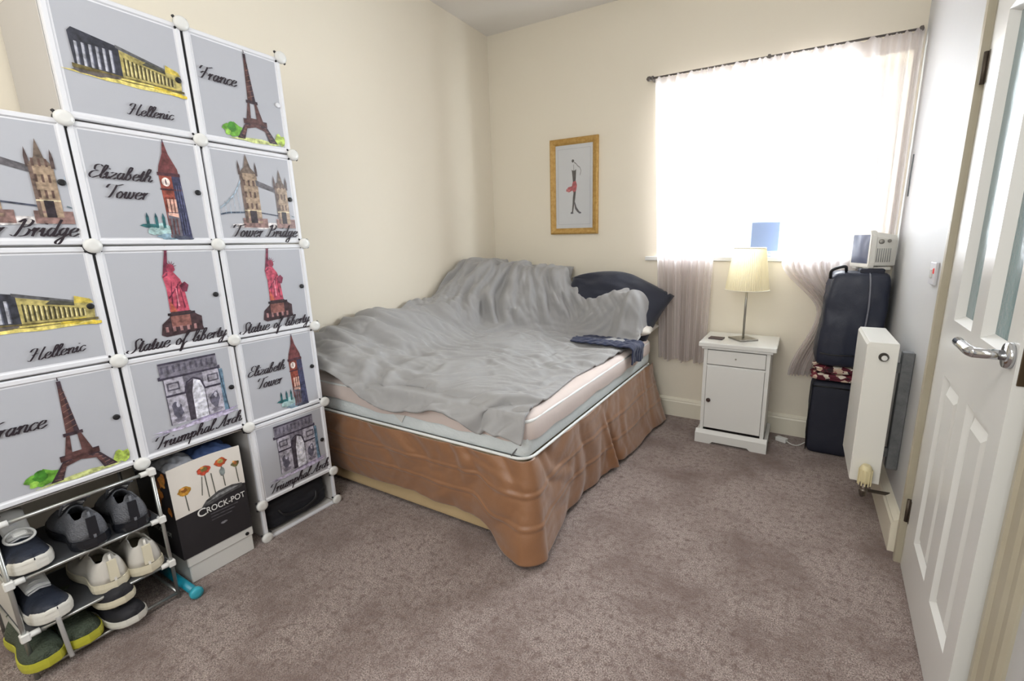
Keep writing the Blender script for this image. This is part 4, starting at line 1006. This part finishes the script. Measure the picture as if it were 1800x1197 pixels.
# local: front faces -y
bm = B()
prism(bm, [(-.085, 0), (.085, 0), (.09, .02), (.088, .17), (.075, .192), (-.075, .192), (-.088, .17), (-.09, .02)], lambda u, v, d: Vector((u, d, v)), -.075, -.045)
prism(bm, [(-.08, .01), (.08, .01), (.082, .16), (.065, .185), (-.065, .185), (-.082, .16)], lambda u, v, d: Vector((u * (1 - (d + .045) * 2.2), d, v * (1 - (d + .045) * .8))), -.045, .075)
bmesh.ops.bevel(bm, geom=bm.edges[:], offset=.004, segments=2, affect='EDGES')
obj('housing', bm, mat('ivory_appliance_plastic', (224, 222, 214), .35), ht)
bm = B(); G = 10; vs = [[bm.verts.new((-.074 + .148 * i / G, -.0755 - .006 * (1 - (2 * i / G - 1) ** 2) * (1 - (2 * j / G - 1) ** 2), .022 + .148 * j / G)) for j in range(G + 1)] for i in range(G + 1)]
for i in range(G):
    for j in range(G): bm.faces.new((vs[i][j], vs[i + 1][j], vs[i + 1][j + 1], vs[i][j + 1]))
obj('screen', bm, mat('dark_blue_screen', (66, 78, 104), .15), ht, True)
bm = B()
for s in (-1, 1): box(bm, s * .05 - .02, s * .05 + .02, -.07, .05, -.012, .004, .003, 1)
obj('foot', bm, mat('ivory_appliance_plastic'), ht)
bm = B(); lathe(bm, [(.013, 0), (.012, .006), (.004, .007)], (.079, -.02, .135), 'x', 16); lathe(bm, [(.009, 0), (.008, .006)], (.080, .018, .138), 'x', 14); obj('dial', bm, M_steel, ht)
bm = B()
for k in range(7): tube(bm, [(.0815 - .002 * k, -.035 + .012 * k, .03), (.0815 - .002 * k, -.035 + .012 * k, .10)], .0018, 5)
obj('speaker_grille', bm, mat('grille_grey', (150, 150, 148), .6), ht)

# ---------------------------------------------------------------- boxes under the wardrobe
sb = thing('storage_box', 'low white lidded box on the carpet under the black cooker box', 'box', (-1.90, .715, 0), 0)
bm = B(); box(bm, -.30, 0, -.10, .12, .0, .075, .003, 1); obj('box_body', bm, M_white, sb)
bm = B(); box(bm, -.304, .004, -.104, .124, .07, .108, .003, 1); obj('lid', bm, M_white, sb)
bm = B(); lathe(bm, [(.007, 0), (.007, .003)], (.004, .10, .086), 'x', 10); obj('latch', bm, M_black, sb)
cb = thing('cooker_box', 'black and white cardboard cooker box printed with flowers under the wardrobe', 'box', (-1.893, .720, .110), 0)
Wb, Hb, Db = .118, .362, .28     # half width, height, depth
M_card = mat('printed_card_black', (40, 38, 42), .5); M_cardw = mat('printed_card_white', (226, 220, 212), .5)
bm = B()
box(bm, -Db, 0, -Wb, Wb, 0, .004); box(bm, -.004, 0, -Wb, Wb, .004, Hb - .03); box(bm, -Db, -Db + .004, -Wb, Wb, .004, Hb); box(bm, -Db + .004, -.004, -Wb, -Wb + .004, .004, Hb - .02); box(bm, -Db + .004, -.004, Wb - .004, Wb, .004, Hb - .02)
obj('carton', bm, M_card, cb)
cf = lambda u, v, d: Vector((.0006 + d, -Wb + u * 2 * Wb, v * Hb))
bm = B(); pts = [(.0, .46), (0, .985)] + [(u / 10, .985 + .02 * math.sin(u / 10 * 3.14)) for u in range(1, 10)] + [(1, .985), (1, .54), (.88, .565), (.72, .565), (.5, .53), (.36, .47)]
prism(bm, pts[::-1], lambda u, v, d: Vector((-.002 + d, -Wb + u * 2 * Wb, v * Hb)), 0, .0032); obj('white_panel', bm, M_cardw, cb)
p = Print()
for u, v, r_, c1, c2, stem in ((.17, .72, .085, (206, 140, 30), (150, 84, 20), .50), (.46, .86, .09, (200, 62, 36), (120, 110, 50), .55), (.70, .88, .085, (196, 70, 30), (150, 150, 70), .60), (.90, .80, .06, (110, 104, 56), (180, 96, 40), .58)):
    p.line((u + .01, stem), (u, v - .04), .012, (70, 76, 66)); p.blob(u, v, r_, r_ * .55, c1, 16, .18); p.blob(u, v + .01, r_ * .5, r_ * .28, c2, 12, .25); p.blob(u - .02, v + .03, r_ * .3, r_ * .16, (226, 150, 60), 8, .3)
p.line((.56, .55), (.545, .80), .012, (70, 76, 66)); p.line((.38, .60), (.42, .80), .010, (70, 76, 66)); p.blob(.70, .77, .04, .045, (120, 130, 128), 12, .15)
p.poly([(.34, .47), (.42, .53), (.60, .58), (.80, .585), (.95, .56), (.95, .52), (.70, .50), (.5, .47)], (70, 70, 72)); p.poly([(.42, .50), (.6, .55), (.8, .56), (.9, .545), (.8, .535), (.6, .52)], (130, 132, 134))
for k in range(3): p.line((.44, .36 - .035 * k), (.84 - .05 * k, .36 - .035 * k), .012, (82, 80, 86))
p.blob(.60, .21, .05, .014, (120, 120, 126), 10, .1)
p.build('printed_picture', lambda u, v, d: cf(u, v, d + .0012), cb)
def text_mesh(s, size, fn, name, m, parent, xs=1.0):
    cu = bpy.data.curves.new('t', 'FONT'); cu.body = s; cu.size = size; cu.align_x = 'CENTER'; cu.offset = size * .012; cu.space_character = 1.02
    ob = bpy.data.objects.new('t', cu); COL.objects.link(ob)
    me = bpy.data.meshes.new_from_object(ob); bpy.data.objects.remove(ob); bpy.data.curves.remove(cu)
    for v in me.vertices: v.co = fn(v.co.x * xs, v.co.y)
    me.update(); me.materials.clear(); return link(name, me, m, parent)
text_mesh('C', .044, lambda x, y: Vector((.0028, -.040 + x, .138 + y)), 'lettering', M_white, cb)
text_mesh('ROCK-POT', .033, lambda x, y: Vector((.0028, .042 + x, .141 + y)), 'lettering', M_white, cb, .80)
text_mesh('CROCK-POT', .026, lambda x, y: Vector((-.135 - (-x) * 1.0, -Wb - .0012, .075 + y)), 'lettering', M_white, cb, 1.0)
p = Print()
for k in range(16): r2 = random.Random(k); p.blob(.5 + .4 * r2.uniform(-1, 1), .72 + .2 * r2.uniform(-1, 1), .12, .05, r2.choice([(190, 104, 24), (150, 70, 20), (90, 50, 30), (206, 130, 40)]), 10, .3, k)
p.build('printed_side', lambda u, v, d: Vector((-.08 + (u - .5) * .14, -Wb - .001 - d, v * Hb)), cb)
# contents
cl = thing('clothes_bundle', 'blue and grey clothes heaped in the open cooker box', 'clothes', (-1.893, .720, .44))
def heap(name, cx, cy, w_, d_, h_, m, seed):
    n = 26; X = np.zeros((n, n, 3))
    for i in range(n):
        for j in range(n):
            u, v = 2 * i / (n - 1) - 1, 2 * j / (n - 1) - 1
            X[i, j] = (cx + u * w_, cy + v * d_, h_ * max(0, (1 - u * u) * (1 - v * v)) ** .5)
    X = crumple(X, 1.25, 120, .02, .015, seed=seed, nscale=30)
    return grid_mesh(name, X, m, cl, .003, 1)
heap('blue_cloth', -.10, .045, .085, .066, .045, mat('blue_cloth', (44, 64, 104), .8), 4); heap('grey_cloth', -.10, -.06, .085, .052, .035, mat('grey_cloth', (140, 142, 148), .8), 5)
# black bag in the half height cube
bb_ = thing('dark_bag', 'black soft bag pushed into the low open cube of wardrobe', 'bag', (-2.07, 1.052, .009))
soft_box('bag_body', -.14, .14, -.15, .15, 0, .145, mat('black_canvas', (22, 24, 32), .7, bump=(16, .3)), bb_, 13, .012, 6)
bm = B(); tube(bm, crom([(.135, -.09, .09), (.152, -.07, .06), (.155, .0, .045), (.152, .07, .06), (.135, .09, .09)], 6), .006, 8); obj('carry_handle', bm, M_black, bb_)
# teal foam roller tube
tt = thing('teal_tube', 'teal plastic tube lying on the carpet beside the shoe rack', 'tube', (-1.80, .588, 0), R(0))
ax_ = [(-.30, .0, .022), (-.02, .0, .022)]
bm = B(); tube(bm, ax_, .0135, 18); obj('shaft', bm, mat('teal_plastic', (24, 140, 164), .3), tt)
bm = B(); lathe(bm, [(.014, -.02), (.019, -.016), (.021, -.004), (.019, .004), (.008, .006)], (0, 0, .022), 'x', 20); obj('end_knob', bm, mat('teal_plastic_light', (60, 170, 190), .3), tt)

# ---------------------------------------------------------------- shoe rack and shoes
rk = thing('shoe_rack', 'chrome tube shoe rack with three tiers, loaded with trainers', 'shoe rack', (-1.865, .385, 0))
RY0, RY1, RX0 = -.175, .172, -.30
tiers = [.022, .145, .318]
M_rack = mat('rack_tube_metal', (176, 178, 176), .3, .8)
for y in (RY0, RY1):
    for x in (RX0, 0):
        bm = B(); tube(bm, [(x, y, 0), (x, y, .50)], .0055, 10); obj('post', bm, M_rack, rk)
for z in tiers + [.497]:
    bm = B()
    for x in (RX0, 0): tube(bm, [(x, RY0, z), (x, RY1, z)], .0055, 10)
    for y in (RY0, RY1): tube(bm, [(RX0, y, z), (0, y, z)], .0045, 8)
    obj('tier_rail', bm, M_rack, rk)
    if z in (.145, .318):
        bm = B(); box(bm, RX0, 0, RY0, RY1, z + .002, z + .005); obj('tier_shelf', bm, mat('dark_shelf_mesh', (70, 72, 76), .6), rk)
for z in tiers[1:] + [.497]:
    for y in (RY0, RY1):
        bm = B(); box(bm, -.010, .011, y - .010, y + .010, z - .013, z + .013, .003, 1); tube(bm, [(0, y - math.copysign(.03, y), z), (0, y, z)], .009, 10); obj('corner_joint', bm, M_white, rk)

def shoe(label, loc, rz, upper, sole, accent=None, L_=.27, toe=False, sole_h=.028, high=.085, logo=False, laces=True, tiltx=0, group='shoes on the rack'):
    """local: toe at +x; origin under the middle of the sole"""
    t = thing('shoe', label, 'shoe', loc, rz, group); t.rotation_euler = (0, tiltx, rz)
    n, m = 25, 18
    def half(s):  # plan half width at s (0 heel .. 1 toe)
        return .045 * min(1, (max(0, s * 7)) ** .5) * (1 - .22 * math.exp(-((s - .42) / .16) ** 2)) * (max(0, 1 - max(0, (s - .72) / .28) ** 2.2)) ** .5 + .0005
    def hh(s):
        return (high * (1 - .10 * math.exp(-((s - .18) / .10) ** 2)) if s < .32 else high * (1 - (s - .32) / .68 * .20) * (1 if s < .5 else 1) - (high - .045) * float(sstep(.34, .72, np.array(s)))) * (1 - .35 * float(sstep(.86, 1.0, np.array(s))))
    spring = lambda s: .012 * max(0, (s - .7) / .3) ** 2 + .004 * max(0, (.1 - s) / .1)
    V, F = [], []
    for i in range(n):       # upper loft
        s = i / (n - 1); w = half(s); h = hh(s)
        for k in range(m + 1):
            a = math.pi * k / m; c, sn = math.cos(a), math.sin(a)
            y = w * (1 if c > 0 else -1) * abs(c) ** .75 * (1 - .22 * sn * (1 if s < .5 else .6)); z = sole_h + (h - .0) * sn ** .8 * 1.0
            if s < .44 and k in range(6, m - 5): z -= 0
            V.append((-L_ / 2 + s * L_ + (.012 * sn if s < .08 else 0), y, z + spring(s)))
    for i in range(n - 1):
        s = (i + .5) / (n - 1)
        for k in range(m):
            if .05 < s < .40 and 5 <= k <= m - 6: continue      # ankle opening
            F.append((i * (m + 1) + k, i * (m + 1) + k + 1, (i + 1) * (m + 1) + k + 1, (i + 1) * (m + 1) + k))
    F.append(tuple(range(0, m + 1))); 
    u = raw('upper', V, F, upper, t); s_ = u.modifiers.new('t', 'SOLIDIFY'); s_.thickness = .004; s_.offset = -1
    bm = bmesh.new(); rings = []                                  # sole
    for z, k_ in ((0, .94), (.004, 1.02), (sole_h * .6, 1.06), (sole_h + .004, 1.03)):
        ring_ = []
        for sgn in (1, -1):
            for i in (range(n) if sgn == 1 else range(n - 1, -1, -1)):
                s = i / (n - 1); ring_.append(bm.verts.new((-L_ / 2 + (s - .5) * L_ * (.015 * (k_ - .94) * 10) + s * L_, sgn * half(s) * k_ * (1.02), z + spring(s))))
        rings.append(ring_)
    for a, b in zip(rings, rings[1:]):
        for i in range(len(a)): 
            j = (i + 1) % len(a); bm.faces.new((a[i], a[j], b[j], b[i]))
    bm.faces.new(rings[0][::-1]); bm.faces.new(rings[-1])
    obj('sole', bm, sole, t, False)
    V = []; n2 = 10; X = np.zeros((n2, 9, 3))                      # tongue
    for i in range(n2):
        for k in range(9):
            s = .30 + .30 * i / (n2 - 1); yy = (k / 8 - .5) * .05 * (1 + .2 * (1 - i / n2)); X[i, k] = (-L_ / 2 + s * L_ - .01 * (i == 0), yy, sole_h + hh(s) + .010 * (1 - i / (n2 - 1)) + .005 - 9 * yy * yy + (.014 if i < 3 else 0) * (3 - i) / 3)
    grid_mesh('tongue', X, accent or upper, t, .006)
    if laces:
        bm = B()
        for i in range(5):
            s = .40 + .055 * i; z = sole_h + hh(s) + .009; xx = -L_ / 2 + s * L_
            tube(bm, [(xx, -.024, z - .008), (xx + .006, 0, z + .002), (xx, .024, z - .008)], .0028, 6)
        obj('laces', bm, MATS['lace_white'] if upper.name != 'white_leather' else MATS['lace_grey'], t)
    if toe:
        V, F = [], []
        for i in range(8):
            s = .80 + .2 * i / 7; w = half(s) * 1.03 + .001; h = hh(s)
            for k in range(m + 1):
                a = math.pi * k / m; c, sn = math.cos(a), math.sin(a)
                V.append((-L_ / 2 + s * L_ + .002, w * (1 if c > 0 else -1) * abs(c) ** .75 * (1 - .13 * sn), sole_h + (h * .66 if True else h) * sn ** .8 + spring(s) + .001))
        for i in range(7):
            for k in range(m): F.append((i * (m + 1) + k, i * (m + 1) + k + 1, (i + 1) * (m + 1) + k + 1, (i + 1) * (m + 1) + k))
        o = raw('toe_cap', V, F, sole, t)
    bm = B(); pts = [(-L_ / 2 + .004 - .0035, y, z) for y, z in ((-.012, sole_h + .012), (.012, sole_h + .012), (.011, sole_h + high * .8), (-.011, sole_h + high * .8))]
    f = bm.faces.new([bm.verts.new(Vector(q)) for q in pts]); 
    r_ = bmesh.ops.extrude_face_region(bm, geom=[f]); 
    for v in [g for g in r_['geom'] if isinstance(g, bmesh.types.BMVert)]: v.co.x += .006
    bmesh.ops.recalc_face_normals(bm, faces=bm.faces[:]); obj('heel_tab', bm, accent or sole, t)
    if logo:
        bm = B(); tube(bm, [(-L_ / 2 + .47 * L_ + .03 * math.cos(a) * .8 + .04, .030 * math.sin(a), sole_h + hh(.62 + .09 * math.cos(a)) + .012) for a in np.linspace(0, 6.283, 25)], .0035, 6, cap=False); obj('trim_ring', bm, M_white, t)
        bm = B(); box(bm, .034, .052, -.014, .014, sole_h + .068, sole_h + .072, .003, 1, rot=Matrix.Rotation(.35, 3, 'Y')); obj('badge', bm, M_white, t)
    return t
mat('lace_white', (220, 220, 222), .7); mat('lace_grey', (168, 166, 164), .7)
S_white = mat('white_leather', (214, 210, 202), .45, bump=(20, .12)); S_black = mat('black_suede', (34, 34, 40), .7, bump=(40, .2)); S_grey = mat('grey_mesh', (104, 106, 112), .6, bump=(80, .3), wave=(220, .3))
S_wsole = mat('white_rubber', (224, 222, 214), .5); S_bsole = mat('black_rubber', (30, 32, 38), .25); S_cream = mat('cream_rubber', (222, 214, 190), .5)
S_green = mat('dark_green_mesh', (66, 76, 62), .7, bump=(70, .4), wave=(200, .4)); S_yel = mat('yellow_rubber', (190, 188, 60), .4); S_nvy = mat('dark_navy_mesh', (44, 50, 64), .6, bump=(60, .3))
PI = math.pi
fx = -1.99     # shoe centre so that the near end sits close to the front rail
shoe('black and white trainer, toe out, at the left end of the top tier', (fx + .005, .265, .3235), 0, S_nvy, S_wsole, M_white, toe=True, logo=True)
shoe('grey trainer with glossy black sole in the middle of the top tier', (fx + .005, .385, .3235), PI + .05, S_grey, S_bsole, high=.095)
shoe('grey trainer with glossy black sole at the right end of the top tier', (fx + .005, .495, .3235), PI - .04, S_grey, S_bsole, high=.095)
shoe('white leather trainer, heel out, on the middle tier left of its pair', (fx, .405, .1505), PI + .06, S_white, S_cream, high=.10)
shoe('white leather trainer, heel out, at the right end of the middle tier', (fx + .005, .503, .1505), PI - .03, S_white, S_cream, high=.10)
shoe('black trainer with thick white sole and light toe, left on the middle tier', (fx + .012, .268, .1505), .08, S_nvy, S_wsole, M_white, toe=True, high=.075)
shoe('green mesh trainer with yellow sole, right of its pair on the bottom tier', (fx + .025, .318, .029), .02, S_green, S_yel, S_green, high=.07)
shoe('green mesh trainer with yellow sole in the bottom left corner', (fx + .03, .236, .029), -.02, S_green, S_yel, S_green, high=.07)
shoe('black canvas slip-on shoe with white sole, lower one of a stacked pair', (fx + .055, .408, .029), .15, S_black, S_wsole, S_black, high=.055, laces=False, sole_h=.022)
shoe('black canvas slip-on shoe with white sole, resting on top of its pair', (fx + .03, .402, .100), .10, S_black, S_cream, S_black, high=.040, laces=False, sole_h=.022)
bm = B(); tube(bm, crom([(-1.845, .275, .17), (-1.838, .276, .12), (-1.842, .279, .05), (-1.84, .281, .025)], 5), [.006] * 16, 6)
tag(obj('shoelace', bm, MATS['lace_grey']), 'long pale lace dangling from the middle tier of the shoe rack', 'lace')
